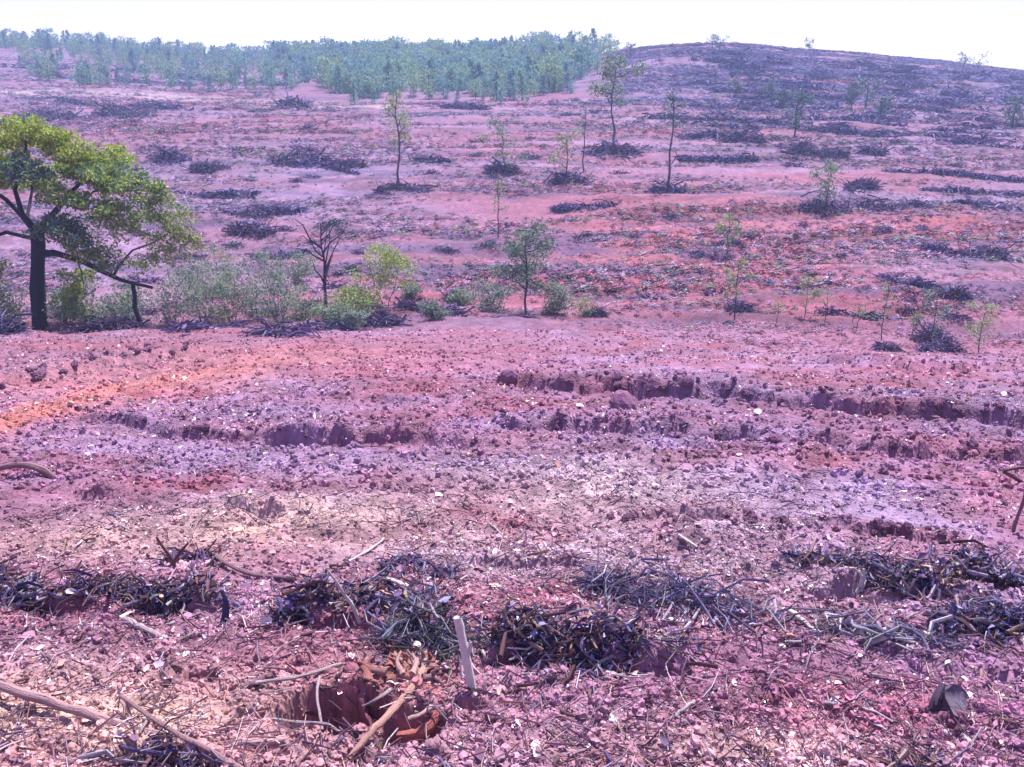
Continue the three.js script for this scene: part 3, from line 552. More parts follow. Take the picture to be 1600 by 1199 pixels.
// heaps at the bank and across the hillside
const RIM = 'brush heaps along the rim of the bank';
[[[135, 520], [210, 510]], [[275, 520], [370, 512]], [[390, 524], [470, 520], [545, 510]], [[620, 478], [690, 494], [720, 492]], [[-60, 520], [30, 520]], [[560, 505], [620, 508]]].forEach((pts, k) =>
  brush({ pts, wide: 0.5, high: 0.42, n: 120, leaves: 420, leafLen: 0.16, twig: 1.1, r: 0.014, leafCols: [DRY.violet, DRY.navy, DRY.brown], cols: [DRY.violet, DRY.navy, DRY.grey], name: 'brush_heap', label: 'dark violet brush heap on the rim of the bank', group: RIM, seed: 520 + k }));
const HILL = 'brush heaps scattered over the hillside';
[[590, 300, 665], [860, 288, 915], [1022, 300, 1068], [765, 268, 802], [1120, 388, 1158], [1140, 488, 1172], [1252, 328, 1318], [1428, 532, 1478], [1325, 296, 1368], [1230, 240, 1282], [1288, 246, 1318], [1350, 242, 1376], [925, 240, 995], [440, 170, 478], [385, 334, 440], [530, 262, 565], [430, 252, 510], [300, 268, 335], [1440, 550, 1500], [1370, 548, 1400], [918, 494, 945], [700, 470, 725], [1330, 326, 1410], [1500, 404, 1570], [1130, 222, 1190], [40, 186, 110], [150, 182, 235], [1475, 465, 1510], [240, 250, 290], [360, 366, 420]].forEach(([a, y, b], k) => {  // heaps under the feathery and pole trees stand for their shade
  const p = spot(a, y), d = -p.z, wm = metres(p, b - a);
  brush({ pts: [[a, y], [(a + b) / 2, y - 2], [b, y]], wide: Math.min(2.6, wm * 0.45), up: 0.8, high: clamp(wm * 0.4, 0.3, 1.5), n: 170, leaves: 300, leafLen: 0.0048 * d, twig: 0.024 * d, r: 0.0004 * d, leafCols: [DRY.navy, DRY.navy, DRY.violet, DRY.grey], cols: [DRY.navy, DRY.violet, DRY.grey, DRY.grey, DRY.brown], name: 'brush_heap', label: ['brush heap standing in for shade under the tree with feathery crown', 'dark heap at the foot of the yellowish green sapling', 'brush heap standing in for shade under the tall dark pole tree', 'dark heap at the foot of the bushy pale sapling', 'brush heap holding a small pale sapling on pink soil', 'brush heap by the thin green sapling at the valley bottom', 'blue black brush heap under the green sapling', 'navy brush heap with a dull blue green sapling in it'][k] ?? (y < 200 ? 'far dark brush heap near the pale track' : y > 450 ? 'small dark brush heap in the valley bottom' : 'dark heap of cut brush out on the open hillside'), group: HILL, seed: 540 + k });
});
{
  const rnd = rngOf(590), protos = [];
  for (let k = 0; k < 4; k++) {
    const t = new THREE.Group(), tw = new MB(), lf = new MB();
    for (let i = 0; i < 26; i++) { const q = V((rnd() + rnd() - 1) * 0.9, rnd() * 0.2, (rnd() + rnd() - 1) * 0.5), d = randDir(rnd, 0.5).multiplyScalar(0.25 + rnd() * 0.3); tw.tube(crooked(q.clone().sub(d), q.clone().add(d), 2, 0.08, rnd), [0.014, 0.012, 0.006], 3, vary(pickOf([DRY.navy, DRY.violet, DRY.grey], rnd), rnd, 0.3), false); }
    for (let i = 0; i < 110; i++) { const q = V((rnd() + rnd() - 1) * 0.95, 0, (rnd() + rnd() - 1) * 0.55), h = 0.34 * Math.max(0.1, 1 - q.x * q.x - q.z * q.z * 3), d = randDir(rnd, 0.7); q.y = rnd() * h; lf.leaf(q, d, d.clone().cross(randDir(rnd)).normalize(), 0.2 * (0.5 + rnd()), 0.08, vary(pickOf(k === 3 ? [GREEN.blue, GREEN.teal, DRY.navy] : [DRY.navy, DRY.violet, DRY.violet], rnd), rnd, 0.3)); }
    tw.build('branches', M.wood, t).userData.kind = 'stuff'; lf.build('dead_leaves', M.dry, t).userData.kind = 'stuff'; protos.push(t);
  }
  let n = 0;
  while (n < 130) {
    const d = 25 * Math.pow(150 / 25, rnd()), x = (rnd() * 2 - 1) * 0.58 * d, z = -d;
    if (noise(x * 0.08 + 21, z * 0.3) + 0.5 * rnd() < 0.1 || (d > 122 && x / d < 0.12)) continue;
    const k = Math.floor(rnd() * 4), c = protos[k].clone(); c.name = numbered('slash_clump'); c.position.set(x, H(x, z) - 0.03, z); c.rotation.y = (rnd() - 0.5) * 0.7; c.scale.setScalar(lerp(0.45, 1.1, rnd()) * lerp(0.8, 1.7, smooth(30, 130, d))); scene.add(c);
    tag(c, k === 3 ? 'small low tuft of blue green scrub on the open hillside' : 'small dark clump of slash on the open hillside', 'slash clump', 'small clumps on the open hillside'); n++;
  }
}
const ROWS = 'long brush rows along the contours';
const rows = [];
for (let k = 0; k < 13; k++) {                       // terraces of brush on the far bare hill, each broken into runs
  const y = 84 + k * 9.2; let x = 1050 + 31 * ((k * 5) % 4);
  while (x < 1600) { const L = 120 + 190 * hash(k, Math.round(x)), e = (q) => y + (q - 1050) * 0.055 + Math.max(0, q - 1300) * 0.03; if (e(x + L) > crestRow(x + L) + 5) rows.push([[x, e(x)], [x + L / 2, e(x + L / 2)], [x + L, e(x + L)]]); x += L + 15 + 60 * hash(k + 9, Math.round(x)); }
}
rows.push(
  [[1050, 216], [1120, 214], [1200, 220]], [[1000, 186], [1100, 189], [1190, 196]], [[1200, 200], [1260, 204], [1390, 210]], [[1380, 268], [1460, 272], [1500, 273]], [[1500, 276], [1560, 282], [1620, 285]], [[1440, 296], [1520, 304], [1620, 306]], [[1500, 318], [1560, 326], [1620, 336]],
  [[870, 330], [910, 326], [960, 322]], [[1370, 378], [1440, 390], [1500, 398]], [[1380, 432], [1430, 446], [1460, 452]], [[430, 256], [520, 262], [560, 274]], [[340, 330], [400, 336], [470, 330]], [[0, 192], [80, 188], [190, 182]], [[260, 300], [320, 308], [400, 304]], [[90, 158], [200, 170], [300, 172]], [[400, 402], [480, 396]], [[650, 250], [700, 254]], [[690, 168], [760, 172]], [[1060, 250], [1130, 252], [1180, 250]],
  [[60, 120], [180, 128], [300, 134]], [[0, 104], [120, 110], [230, 114]], [[250, 120], [350, 128], [450, 134]],
);
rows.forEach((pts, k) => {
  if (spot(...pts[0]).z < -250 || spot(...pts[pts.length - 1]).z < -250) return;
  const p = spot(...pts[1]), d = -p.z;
  brush({ pts, gap: 0.99, wide: clamp(d * 0.0065, 0.5, 0.95), high: clamp(d * 0.0052, 0.3, 0.7), n: 140, leaves: 700, leafLen: 0.0048 * d, twig: 0.024 * d, r: 0.0004 * d, leafCols: d > 95 ? [DRY.navy, DRY.grey, [0.14, 0.13, 0.36], [0.14, 0.13, 0.36]] : [DRY.navy, DRY.violet, DRY.grey, [0.14, 0.13, 0.36]], cols: [DRY.navy, DRY.violet, DRY.grey], name: 'brush_row', category: 'brush row', label: pts[0][0] > 1030 && pts[0][1] < 245 ? 'thin dark row of cut brush along the far bare hill' : pts[0][1] < 140 ? 'brush row on the pale slope below the skyline belt of trees' : pts[0][0] > 800 ? 'brush row slanting across the pink spur of the hillside' : 'brush row on the lilac hillside behind the spreading tree', group: ROWS, seed: 600 + k });  // distant rows get bluer leaves, haze put into their colour
});
console.log('brush done');

// ---------------------------------------------------------------- sticks, stake, stump
// a stick through photo points; h is how far the stick's middle line is above the ground there
function lifted(px, py, h, fn = spot) { let p = fn(px, py); for (let k = 0; k < 3; k++) p = fn(px, py + h * 0.86 * FPX / Math.hypot(p.x, p.y - EYE, p.z)); p = p.clone(); p.y += h; return p; }
function stick(list, r0, r1, col, name, label, category = 'stick', group, sides = 8) {
  const rnd = rngOf(Math.round(list[0][0] * 7 + list[0][1] * 13 + 999)), pts = [];
  list.forEach(([x, y, h = 0]) => pts.push(lifted(x, y, h)));
  const cv = new THREE.CatmullRomCurve3(pts, false, 'centripetal'), n = 10, q = [], rr = [];
  for (let k = 0; k <= n; k++) { const p = cv.getPoint(k / n); if (k && k < n) p.add(randDir(rnd).multiplyScalar(r0 * 0.28)); q.push(p); rr.push(lerp(r0, r1, k / n) * (0.85 + 0.3 * rnd())); }
  const o = pts[0].clone(), m = new MB().tube(q, rr, sides, col, true, rnd).build(numbered(name), M.wood, scene, o); m.position.copy(o);
  return tag(m, label, category, group);
}
// upright: base pixel, then points given as pixel offsets in the plane of the base
function standing(bx, by, list, r0, r1, col, name, label, category) {
  const rnd = rngOf(bx * 3 + by), base = spot(bx, by), P = frame(base, bx, by), q = list.map((a) => P(...a));
  const t = thing(name, label, category, base);
  const cv = new THREE.CatmullRomCurve3(q), n = 9, pts = [], rr = [];
  for (let k = 0; k <= n; k++) { pts.push(cv.getPoint(k / n)); rr.push(lerp(r0, r1, k / n) * (0.85 + 0.3 * rnd())); }
  new MB().tube(pts, rr, 8, col, true, rnd).build('shaft', M.wood, t, base);
  return { t, P, base, rnd };
}
const W0 = [0.62, 0.55, 0.56], W1 = [0.44, 0.33, 0.36], W2 = [0.22, 0.12, 0.15], W3 = [0.42, 0.25, 0.24];
{ const s = standing(737, 1082, [[739, 1092], [735, 1060], [729, 1020], [723, 985], [717, 952]], 0.02, 0.017, W0, 'bleached_stake', 'bleached upright stake with a knot standing by the stump hole', 'stake');
  new MB().tube([s.P(730, 1015), s.P(735, 1004), s.P(737, 994)], [0.012, 0.011, 0.006], 6, W0).build('knot', M.wood, s.t, s.base); }
{ const s = standing(560, 968, [[562, 974], [552, 945], [540, 925], [530, 905], [518, 886]], 0.01, 0.005, W0, 'bleached_stick', 'white stick leaning out of the dark brush heap', 'stick');
  new MB().tube([s.P(540, 925), s.P(546, 915), s.P(549, 908)], [0.005, 0.004, 0.002], 5, W0).build('side_twig', M.wood, s.t, s.base); }
{ const s = standing(272, 884, [[272, 890], [268, 870], [258, 852], [250, 836]], 0.014, 0.007, DRY.brown, 'forked_twig', 'dark upright twig forked like a letter V', 'twig');
  new MB().tube([s.P(271, 880), s.P(284, 862), s.P(298, 846)], [0.012, 0.009, 0.006], 6, DRY.brown).build('side_twig', M.wood, s.t, s.base); }
{ const s = standing(1340, 925, [[1340, 930], [1344, 915], [1347, 900], [1345, 886]], 0.014, 0.006, W0, 'forked_twig', 'white forked twig standing against the big dark heap', 'twig');
  new MB().tube([s.P(1346, 904), s.P(1338, 892), s.P(1330, 884)], [0.008, 0.006, 0.003], 6, W0).build('side_twig', M.wood, s.t, s.base); }
{ const s = standing(1420, 935, [[1418, 940], [1420, 920], [1426, 902]], 0.008, 0.004, W1, 'forked_twig', 'grey curved twig rising from the big dark heap', 'twig');
  new MB().tube([s.P(1420, 920), s.P(1408, 905), s.P(1396, 884)], [0.006, 0.004, 0.003], 6, W1).build('side_twig', M.wood, s.t, s.base); }
{ const s = standing(1582, 832, [[1582, 838], [1585, 810], [1590, 780], [1590, 752]], 0.012, 0.007, W2, 'leaning_stick', 'dark upright stick below the bent loop of branch', 'stick'); }
{ const s = standing(1600, 752, [[1602, 756], [1580, 744], [1566, 736], [1584, 731], [1612, 728]], 0.016, 0.012, DRY.brown, 'bent_branch', 'dark bent branch sticking up in a loop', 'branch'); }
{ const s = standing(352, 972, [[352, 980], [354, 955], [356, 935], [352, 918]], 0.022, 0.008, DRY.navy, 'bark_shard', 'dark pointed shard of bark standing at the hollow heap', 'bark'); }
{ const s = standing(82, 748, [[88, 756], [78, 742], [50, 727], [20, 727], [-25, 738]], 0.03, 0.024, W2, 'bent_branch', 'thick dark branch arching over the soil below the red track', 'branch'); }
stick([[-70, 1050, 0.095], [60, 1092, 0.06], [150, 1122, 0.035], [262, 1152, 0.015]], 0.02, 0.015, [0.34, 0.2, 0.22], 'fallen_branch', 'thick propped branch with a wide shadow on peach soil', 'branch');
stick([[192, 1090, 0.05], [260, 1138, 0.04], [320, 1170, 0.03], [400, 1215, 0.02]], 0.007, 0.011, [0.3, 0.17, 0.19], 'fallen_branch', 'thin straight stick crossing the end of the propped branch', 'branch');
stick([[340, 1156, 0.01], [390, 1160, 0.012], [445, 1156, 0.01]], 0.012, 0.014, [0.5, 0.3, 0.32], 'fallen_branch', 'short pink stick lying before the stump hole', 'branch');
stick([[195, 968, 0.02], [228, 985, 0.02], [262, 1000, 0.012]], 0.014, 0.01, W1, 'fallen_branch', 'pale edged stick sliding out of the hollow heap', 'branch');
stick([[325, 858, 0.03], [355, 882, 0.03], [395, 898, 0.02], [460, 906, 0.01]], 0.012, 0.012, W2, 'fallen_branch', 'dark bent branch beside the upright forked twig', 'branch');
stick([[-20, 902, 0.05], [35, 930, 0.04], [80, 926, 0.02]], 0.012, 0.009, W1, 'fallen_branch', 'pale curved stick lying over the dark end of the brush', 'branch');
stick([[895, 1034, 0.02], [930, 1044, 0.015], [965, 1056, 0.01]], 0.014, 0.008, W0, 'fallen_branch', 'flat white splinter with a black shadow by the navy heap', 'branch');
stick([[1230, 952, 0.03], [1255, 972, 0.02], [1282, 992, 0.012]], 0.014, 0.009, W0, 'fallen_branch', 'white stick slanting below the big dark heap', 'branch');
stick([[1360, 992, 0.02], [1385, 985, 0.03], [1410, 1000, 0.02], [1450, 1012, 0.01]], 0.01, 0.008, W0, 'fallen_branch', 'white crooked root lying on the pale twigs', 'branch');
stick([[545, 878, 0.02], [580, 858, 0.02], [600, 842, 0.02]], 0.008, 0.006, W0, 'fallen_branch', 'thin white twig on the pale soil beyond the leaning stick', 'branch');
stick([[605, 905, 0.03], [640, 918, 0.03]], 0.012, 0.009, W0, 'fallen_branch', 'short white stick across the top of the dark heap', 'branch');
stick([[1060, 836, 0.01], [1090, 855, 0.01]], 0.01, 0.007, W0, 'fallen_branch', 'short white stick on the pale litter by the red streak', 'branch');
stick([[1475, 1144, 0.02], [1490, 1155, 0.015]], 0.008, 0.006, W0, 'fallen_branch', 'tiny white stick below the round dark stump', 'branch');
stick([[1505, 1150, 0.012], [1522, 1166, 0.01]], 0.007, 0.006, W0, 'fallen_branch', 'tiny white splinter beside another on the pink soil', 'branch');
stick([[400, 1068, 0.02], [460, 1060, 0.03], [535, 1038, 0.03]], 0.008, 0.007, W1, 'fallen_branch', 'thin grey stick along the far lip of the stump hole', 'branch');
stick([[455, 760, 0.02], [490, 740, 0.03]], 0.008, 0.006, DRY.brown, 'fallen_branch', 'dark thin twig leaning on the slope under the furrow', 'branch');
stick([[380, 1075, 0.02], [430, 1052, 0.02]], 0.012, 0.01, W2, 'fallen_branch', 'dark short stick pointing at the stump hole', 'branch');

const clodGeo = [];
for (let k = 0; k < 5; k++) {
  const g = new THREE.IcosahedronGeometry(1, 3), a = g.attributes.position, col = new Float32Array(a.count * 3), seed = k * 17.3;
  for (let i = 0; i < a.count; i++) {
    const x = a.getX(i), y = a.getY(i), z = a.getZ(i), s = 1 + 0.34 * noise(x * 1.6 + seed, y * 1.6 + z * 2.1) + 0.24 * noise(x * 3.4 + z * 2.6, y * 3.4 + seed) + 0.16 * noise(x * 8 + y * 5, z * 8 + seed);
    a.setXYZ(i, x * s, y * s * 0.78, z * s * 0.9);
    const c = lerp(0.75, 1.15, hash(i + k * 91, 7)); col[i * 3] = 0.21 * c; col[i * 3 + 1] = 0.09 * c; col[i * 3 + 2] = 0.17 * c;
  }
  g.setAttribute('color', new THREE.BufferAttribute(col, 3)); g.computeVertexNormals(); clodGeo.push(g);
}
{ // torn stump in its hole: roots like arms over a dark pit
  const base = spot0(652, 1078), rnd = rngOf(777), t = thing('torn_stump', 'torn orange brown stump with roots arching over its hole', 'stump', base);
  const root = (name, list, r0, r1, col = W3, n = 18) => {
    const cv = new THREE.CatmullRomCurve3(list.map(([x, y, h]) => lifted(x, y, h, spot0))), p = [], rr = [];
    for (let k = 0; k <= n; k++) { const q = cv.getPoint(k / n); if (k && k < n) q.add(randDir(rnd).multiplyScalar(r0 * 0.14)); p.push(q); rr.push(lerp(r0, r1, k / n) * (0.82 + 0.34 * rnd())); }
    return new MB().tube(p, rr, 9, vary(col, rnd, 0.12), true, rnd).build(name, M.wood, t, base);
  };
  const ball = (name, px, py, h, sx, sy, sz, k, col) => { const g = clodGeo[k].clone(), c = g.attributes.color; for (let i = 0; i < c.count; i++) { const v = lerp(0.75, 1.2, hash(i, k + 3)); c.setXYZ(i, col[0] * v, col[1] * v, col[2] * v); } const m = new THREE.Mesh(g, M.clod), p = lifted(px, py, h, spot0); m.name = name; m.position.copy(p).sub(base); m.scale.set(sx, sy, sz); m.rotation.y = k; m.castShadow = m.receiveShadow = true; t.add(m); };
  ball('root_ball', 572, 1052, 0.015, 0.085, 0.05, 0.055, 1, [0.26, 0.10, 0.13]);
  ball('root_ball', 640, 1058, 0.02, 0.06, 0.045, 0.05, 2, [0.33, 0.14, 0.12]);
  ball('root_ball', 500, 1058, -0.01, 0.07, 0.04, 0.05, 3, [0.3, 0.13, 0.17]);
  for (let k = 0; k < 16; k++) {                     // splintered wood standing out of the torn side
    const x = 572 + rnd() * 105, y = 1042 + rnd() * 36, a = (rnd() - 0.5) * 50, L = 26 + rnd() * 34;
    root('splinter', [[x, y, 0.02], [x + a * 0.4, y - L * 0.5, 0.05], [x + a, y - L * 0.7, 0.06 + rnd() * 0.05]], 0.012 + rnd() * 0.009, 0.003, pickOf([W3, [0.45, 0.2, 0.14], [0.3, 0.11, 0.1], W1], rnd), 5);
  }
  root('stump_body', [[588, 1068, -0.01], [615, 1062, 0.02], [642, 1060, 0.035], [668, 1072, 0.01]], 0.03, 0.026, [0.36, 0.15, 0.12]);
  root('root', [[664, 1046, 0.05], [640, 1082, 0.05], [612, 1114, 0.055], [584, 1142, 0.045], [545, 1186, 0.0]], 0.016, 0.011, [0.46, 0.25, 0.21]);
  root('root', [[662, 1072, 0.03], [684, 1098, 0.03], [682, 1122, 0.0], [655, 1146, -0.04], [618, 1152, -0.08], [585, 1142, -0.1]], 0.018, 0.026, [0.30, 0.09, 0.085]);
  root('root', [[676, 1104, 0.045], [660, 1116, 0.04], [638, 1124, 0.03]], 0.01, 0.006, [0.55, 0.33, 0.30], 8);
  root('root', [[610, 1052, 0.05], [580, 1048, 0.04], [552, 1052, 0.02], [528, 1068, -0.02]], 0.02, 0.01, [0.34, 0.16, 0.15]);
  root('root', [[645, 1055, 0.07], [652, 1038, 0.09], [646, 1024, 0.1]], 0.014, 0.005, W3, 8);
  root('root', [[630, 1055, 0.06], [622, 1036, 0.09], [628, 1020, 0.1]], 0.012, 0.004, W3, 8);
  root('root', [[660, 1060, 0.06], [682, 1062, 0.04], [708, 1082, 0.0]], 0.014, 0.006, W2, 10);
  root('root', [[500, 1058, 0.02], [495, 1085, 0.0], [499, 1115, -0.02], [502, 1140, -0.05]], 0.006, 0.005, W1, 10);
  root('root', [[424, 1124, 0.02], [468, 1130, 0.02], [510, 1133, 0.02], [540, 1150, 0.0]], 0.006, 0.006, W1, 10);
  root('root', [[612, 1078, 0.03], [592, 1092, 0.03], [566, 1104, 0.0]], 0.008, 0.004, W1, 8);
  root('root', [[545, 1045, 0.02], [572, 1068, 0.0], [566, 1100, -0.06], [578, 1135, -0.14]], 0.03, 0.014, [0.25, 0.085, 0.12]);
}
{ // round dark stump end in the pink soil
  const p = spot(1490, 1105), rnd = rngOf(55), t = thing('stump_end', 'round dark stump end half buried in pink soil', 'stump', p);
  const mb = new MB(), o = p.clone(); mb.tube([V(o.x - 0.01, o.y - 0.06, o.z), V(o.x, o.y, o.z), V(o.x + 0.015, o.y + 0.035, o.z + 0.02)], [0.085, 0.08, 0.07], 14, [0.13, 0.10, 0.15], true, rnd); mb.build('wood', M.wood, t, p);
  new MB().tube([V(o.x - 0.10, o.y - 0.03, o.z + 0.03), V(o.x - 0.085, o.y + 0.05, o.z + 0.02), V(o.x - 0.03, o.y + 0.065, o.z - 0.05)], [0.02, 0.018, 0.012], 7, [0.06, 0.035, 0.07], true, rnd).build('bark', M.wood, t, p);
}

// ---------------------------------------------------------------- clods thrown up along the furrows
const roundClod = clodGeo[0].clone(); { const a = roundClod.attributes.position; for (let i = 0; i < a.count; i++) { const v = V(a.getX(i), a.getY(i) / 0.85, a.getZ(i)), l = v.length(); v.multiplyScalar((1 + (l - 1) * 0.35) / l); a.setXYZ(i, v.x, v.y, v.z); } roundClod.computeVertexNormals(); }
function clod(p, r, rnd, label, group) {
  const m = new THREE.Mesh(group ? pickOf(clodGeo, rnd) : roundClod, M.clod); m.name = numbered('soil_clod'); m.position.set(p.x, H(p.x, p.z) + r * 0.35, p.z); m.scale.set(r * (0.8 + rnd() * 0.5), r * (0.7 + rnd() * 0.4), r * (0.8 + rnd() * 0.4)); m.rotation.set(rnd(), rnd() * 6.28, rnd());
  m.castShadow = m.receiveShadow = true; scene.add(m); return tag(m, label, 'soil clod', group);
}
{
  const rnd = rngOf(900);
  clod(spot(976, 640), 0.145, rnd, 'big round dark clod rolled below the long mound');
  clod(spot(1212, 690), 0.06, rnd, 'small dark clod alone on the smooth strip between furrows');
  clod(spot(795, 596), 0.13, rnd, 'dark lump of soil at the start of the long mound');
  clod(spot(965, 592), 0.08, rnd, 'largest lump on the crest of the long mound');
  clod(spot(1075, 600), 0.09, rnd, 'dark lump on the long mound behind the big round clod');
  const line = (pts, n, rmin, rmax, spread) => { for (let k = 0; k < n; k++) { const f = rnd() * (pts.length - 1), i = Math.min(pts.length - 2, Math.floor(f)), p = spot(lerp(pts[i][0], pts[i + 1][0], f - i), lerp(pts[i][1], pts[i + 1][1], f - i) + (rnd() - 0.5) * spread); clod(p, lerp(rmin, rmax, rnd() * rnd()), rnd, 'rough violet soil clod on the torn furrows', 'soil clods on the torn furrows'); } };
  line([[780, 592], [960, 596], [1100, 600], [1300, 626], [1600, 645]], 50, 0.02, 0.065, 30);
  line([[740, 655], [1000, 664], [1240, 680], [1400, 698], [1600, 702]], 40, 0.018, 0.055, 34);
  line([[100, 645], [250, 660], [400, 672], [640, 678]], 24, 0.018, 0.05, 24);
  line([[0, 600], [150, 565], [320, 540]], 24, 0.04, 0.1, 20);
  line([[950, 806], [1180, 815], [1530, 838]], 30, 0.02, 0.05, 12);
}

// ---------------------------------------------------------------- loose sticks one can pick out, then the litter nobody could count
{
  const rnd = rngOf(1000), cols = [W0, W1, W2, W2, DRY.violet, W3, DRY.brown, DRY.brown];
  for (let k = 0; k < 170; k++) {
    const y = lerp(735, 1190, Math.pow(rnd(), 0.85)), x = rnd() * 1600, a = rnd() * Math.PI, L = lerp(18, 60, rnd() * rnd()), c = pickOf(cols, rnd), r = lerp(0.004, 0.009, rnd());
    const p0 = [x - Math.cos(a) * L / 2, y - Math.sin(a) * L * 0.3], p1 = [x + Math.cos(a) * L / 2, y + Math.sin(a) * L * 0.3];
    stick([[...p0, 0.012], [(p0[0] + p1[0]) / 2 + (rnd() - 0.5) * 6, (p0[1] + p1[1]) / 2, 0.02], [...p1, 0.012]], r, r * 0.6, vary(c, rnd, 0.2), 'dry_twig', 'short dry twig lying loose in the litter', 'twig', 'loose twigs in the litter', 5);
  }
}
function scatter(name, label, category, geo, n, place, mat = M.litter) {
  const im = new THREE.InstancedMesh(geo, mat, n), mt = new THREE.Matrix4(), q = new THREE.Quaternion(), e = new THREE.Euler(), col = new THREE.Color();
  for (let k = 0; k < n; k++) { const o = place(k); e.set(o.rx, o.ry, o.rz, 'YXZ'); q.setFromEuler(e); mt.compose(o.p, q, o.s); im.setMatrixAt(k, mt); col.setRGB(...o.c); im.setColorAt(k, col); }
  im.name = numbered(name); im.castShadow = im.receiveShadow = true; scene.add(im); tag(im, label, category, null, 'stuff'); return im;
}
function nearSpot(rnd, d0, d1) { const d = d0 * Math.pow(d1 / d0, rnd()), x = (rnd() * 2 - 1) * (0.72 * d + 0.3); return [x, -d]; }
{
  const rnd = rngOf(1100);
  const ragged = (seed, long) => {                                    // torn leaf or bark piece, cupped, with an uneven rim
    const r = rngOf(seed), mb = new MB(), n = 8, c = mb.vert(0, 0, 0, [1, 1, 1]), ring = [];
    for (let k = 0; k < n; k++) { const a = k / n * 6.283, q = 0.5 * (0.6 + r() * 0.55); ring.push(mb.vert(Math.cos(a) * q, (r() - 0.3) * 0.22 + Math.abs(Math.sin(a)) * 0.12, Math.sin(a) * q * long, [1, 1, 1])); }
    for (let k = 0; k < n; k++) mb.i.push(c, ring[(k + 1) % n], ring[k]);
    return mb.geometry();
  };
  const flat = [[0.74, 0.66, 0.70], [0.66, 0.56, 0.62], [0.70, 0.60, 0.58], [0.48, 0.37, 0.48], [0.60, 0.42, 0.37], [0.34, 0.21, 0.28], [0.25, 0.11, 0.16], [0.13, 0.06, 0.11], [0.42, 0.2, 0.19], [0.12, 0.07, 0.14]];
  const flakeCol = (x, z) => { if (rnd() < 0.62) return vary(pickOf(flat, rnd), rnd, 0.25); const c = soil(x, z, [0, 0, 0]), g = lerp(0.6, 1.75, rnd()); return [Math.min(0.75, c[0] * g), Math.min(0.75, c[1] * g), Math.min(0.75, c[2] * g)]; };
  const flakePlace = () => {
    let x, z, g; do { [x, z] = nearSpot(rnd, 1.7, 21); g = noise(x * 0.9 + 8, z * 1.5) + 0.6 * noise(x * 3.3, z * 4.1); } while (g + 0.7 * noise(x * 0.35 + 60, z * 0.6) < -0.45 + rnd() * 0.75 && rnd() < 0.86);
    const s = (rnd() < 0.025 ? lerp(0.035, 0.07, rnd()) : lerp(0.006, 0.03, rnd() ** 1.9)) * (z < -8 ? 1.5 : z > -3.4 ? 0.75 : 1);
    return { p: V(x, H(x, z) + s * 0.22, z), rx: (rnd() - 0.5) * 1.5, ry: rnd() * 6.28, rz: (rnd() - 0.5) * 1.3, s: V(s, s, s * lerp(0.5, 1.3, rnd())), c: flakeCol(x, z) };
  };
  scatter('leaf_litter', 'dry broad leaves strewn over the cleared soil', 'litter', ragged(31, 0.75), 42000, flakePlace);
  scatter('bark_litter', 'narrow curled bark flakes strewn over the cleared soil', 'litter', ragged(32, 0.34), 44000, flakePlace);
  scatter('chip_litter', 'small torn wood chips strewn over the cleared soil', 'litter', ragged(33, 0.55), 34000, flakePlace);
  const twig = new MB().tube([V(-0.5, 0, 0), V(-0.1, 0.04, 0.05), V(0.5, 0, 0)], [0.02, 0.018, 0.01], 3, [1, 1, 1], false).geometry();
  scatter('twig_litter', 'fine broken twigs strewn over the cleared soil', 'litter', twig, 20000, () => {
    let x, z; do { [x, z] = nearSpot(rnd, 1.7, 18); } while (noise(x * 0.7 + 30, z * 1.3) < -0.2 + rnd() * 0.3);
    const s = lerp(0.05, 0.2, rnd() ** 2);
    return { p: V(x, H(x, z) + 0.008, z), rx: (rnd() - 0.5) * 0.9, ry: rnd() * 6.28, rz: (rnd() - 0.5) * 0.9, s: V(s, s, s), c: vary(pickOf([...flat.slice(1), [0.1, 0.05, 0.1], [0.2, 0.11, 0.17], [0.24, 0.14, 0.2]], rnd), rnd, 0.3) };
  });
  const crumb = new THREE.IcosahedronGeometry(1, 1); { const a = crumb.attributes.position; for (let i = 0; i < a.count; i++) { const x = a.getX(i), y = a.getY(i), z = a.getZ(i), s = 1 + 0.35 * noise(x * 2 + 3, y * 2 + z * 3); a.setXYZ(i, x * s, y * s * 0.75, z * s); } crumb.computeVertexNormals(); }
  scatter('soil_crumbs', 'small crumbs of purple and pink soil', 'soil crumbs', crumb, 45000, () => {
    const [x, z] = nearSpot(rnd, 1.7, 22), s = lerp(0.004, 0.022, rnd() ** 2.8) * (z < -6 ? 1.7 : 1), c = soil(x, z, [0, 0, 0]), g = lerp(0.6, 1.25, rnd());
    return { p: V(x, H(x, z) + s * 0.3, z), rx: rnd() * 3, ry: rnd() * 6.28, rz: rnd() * 3, s: V(s, s, s), c: [c[0] * g, c[1] * g, c[2] * g] };
  });
  // dry tufts and slash over the hillside
  const tuft = new MB(); { const r2 = rngOf(77); for (let k = 0; k < 16; k++) { const a = r2() * 6.28, q = V(Math.cos(a) * r2() * 0.6, r2() * 0.25, Math.sin(a) * r2() * 0.4); tuft.leaf(q, randDir(r2, 0.6), randDir(r2, 0.5), 0.55, 0.2, [1, 1, 1]); } }
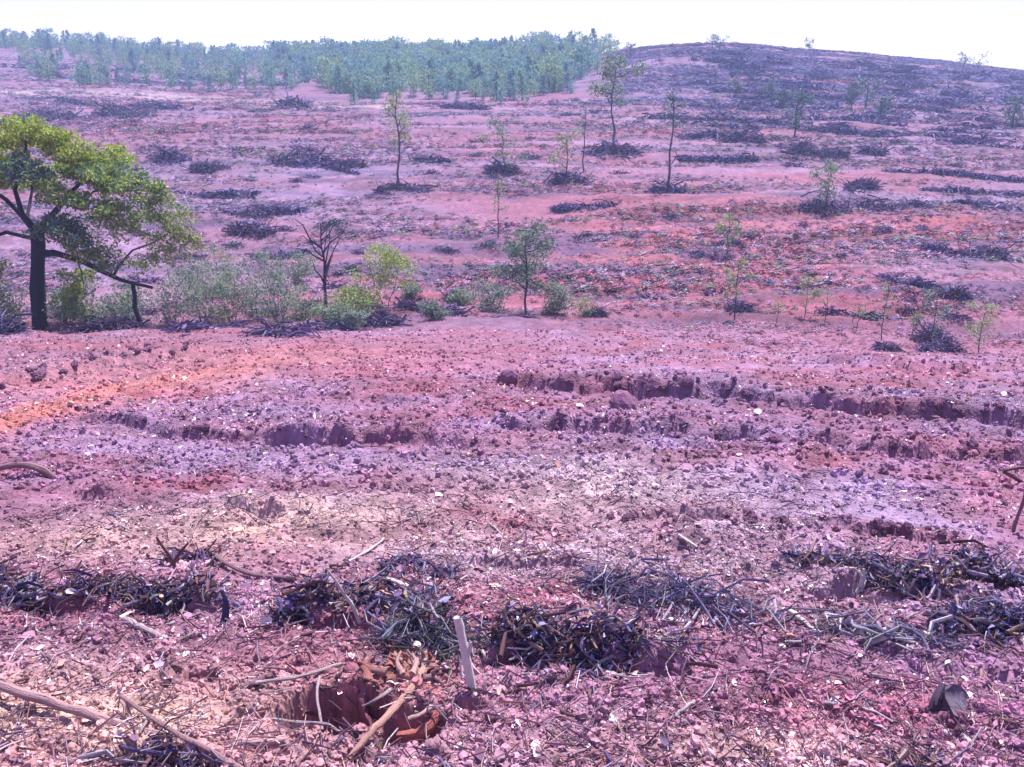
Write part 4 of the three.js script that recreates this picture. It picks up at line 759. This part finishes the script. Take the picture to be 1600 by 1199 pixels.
  scatter('hill_slash', 'dry slash tinted haze blue over the far bare hill', 'litter', tuft.geometry(), 32000, () => {
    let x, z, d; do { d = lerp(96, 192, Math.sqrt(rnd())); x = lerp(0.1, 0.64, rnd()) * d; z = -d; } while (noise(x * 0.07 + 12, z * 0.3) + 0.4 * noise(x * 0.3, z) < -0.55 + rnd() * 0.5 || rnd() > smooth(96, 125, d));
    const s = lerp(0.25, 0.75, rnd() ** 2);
    return { p: V(x, H(x, z) + s * 0.05, z), rx: 0, ry: rnd() * 6.28, rz: 0, s: V(s * 1.7, s * 0.7, s), c: vary(pickOf([[0.27, 0.25, 0.48], [0.20, 0.18, 0.40], [0.33, 0.28, 0.46], [0.15, 0.14, 0.34]], rnd), rnd, 0.2) };  // blue lilac tones put the far haze into the slash colour
  });
  scatter('hillside_slash', 'dry slash and tufts strewn along the hillside contours', 'litter', tuft.geometry(), 70000, () => {
    let x, z, g; do { const d = 21 * Math.pow(240 / 21, rnd()); x = (rnd() * 2 - 1) * (0.62 * d); z = -d; g = noise(x * 0.1 + 4, z * 0.45) + 0.7 * noise(x * 0.3, z * 1.2 + 9); } while (g < -0.7 + rnd() * 0.9 || (z < -124 && x / -z < 0.1 && x / -z > -0.25));
    const s = lerp(0.06, 0.3, rnd() ** 2.4) * lerp(1, 2.8, smooth(25, 150, -z)) * (g > 0.2 ? 1.25 : 0.8) * (z > -27 ? 0.6 : 1), own = soil(x, z, [0, 0, 0]), gg = lerp(0.6, 1.35, rnd());
    return { p: V(x, H(x, z) + s * 0.05, z), rx: 0, ry: rnd() * 6.28, rz: 0, s: V(s * 1.4, s, s), c: rnd() < (z > -27 ? 0.9 : 0.5) ? own.map((v) => v * gg) : vary(pickOf([[0.30, 0.24, 0.40], [0.18, 0.14, 0.30], [0.08, 0.065, 0.17], [0.40, 0.30, 0.42], [0.18, 0.22, 0.22], [0.2, 0.24, 0.17]], rnd), rnd, 0.25) };
  });
}
console.log('litter done');
scene.traverse((o) => { if (o.isMesh) { o.castShadow = true; o.receiveShadow = true; } });
renderer.render(scene, camera);
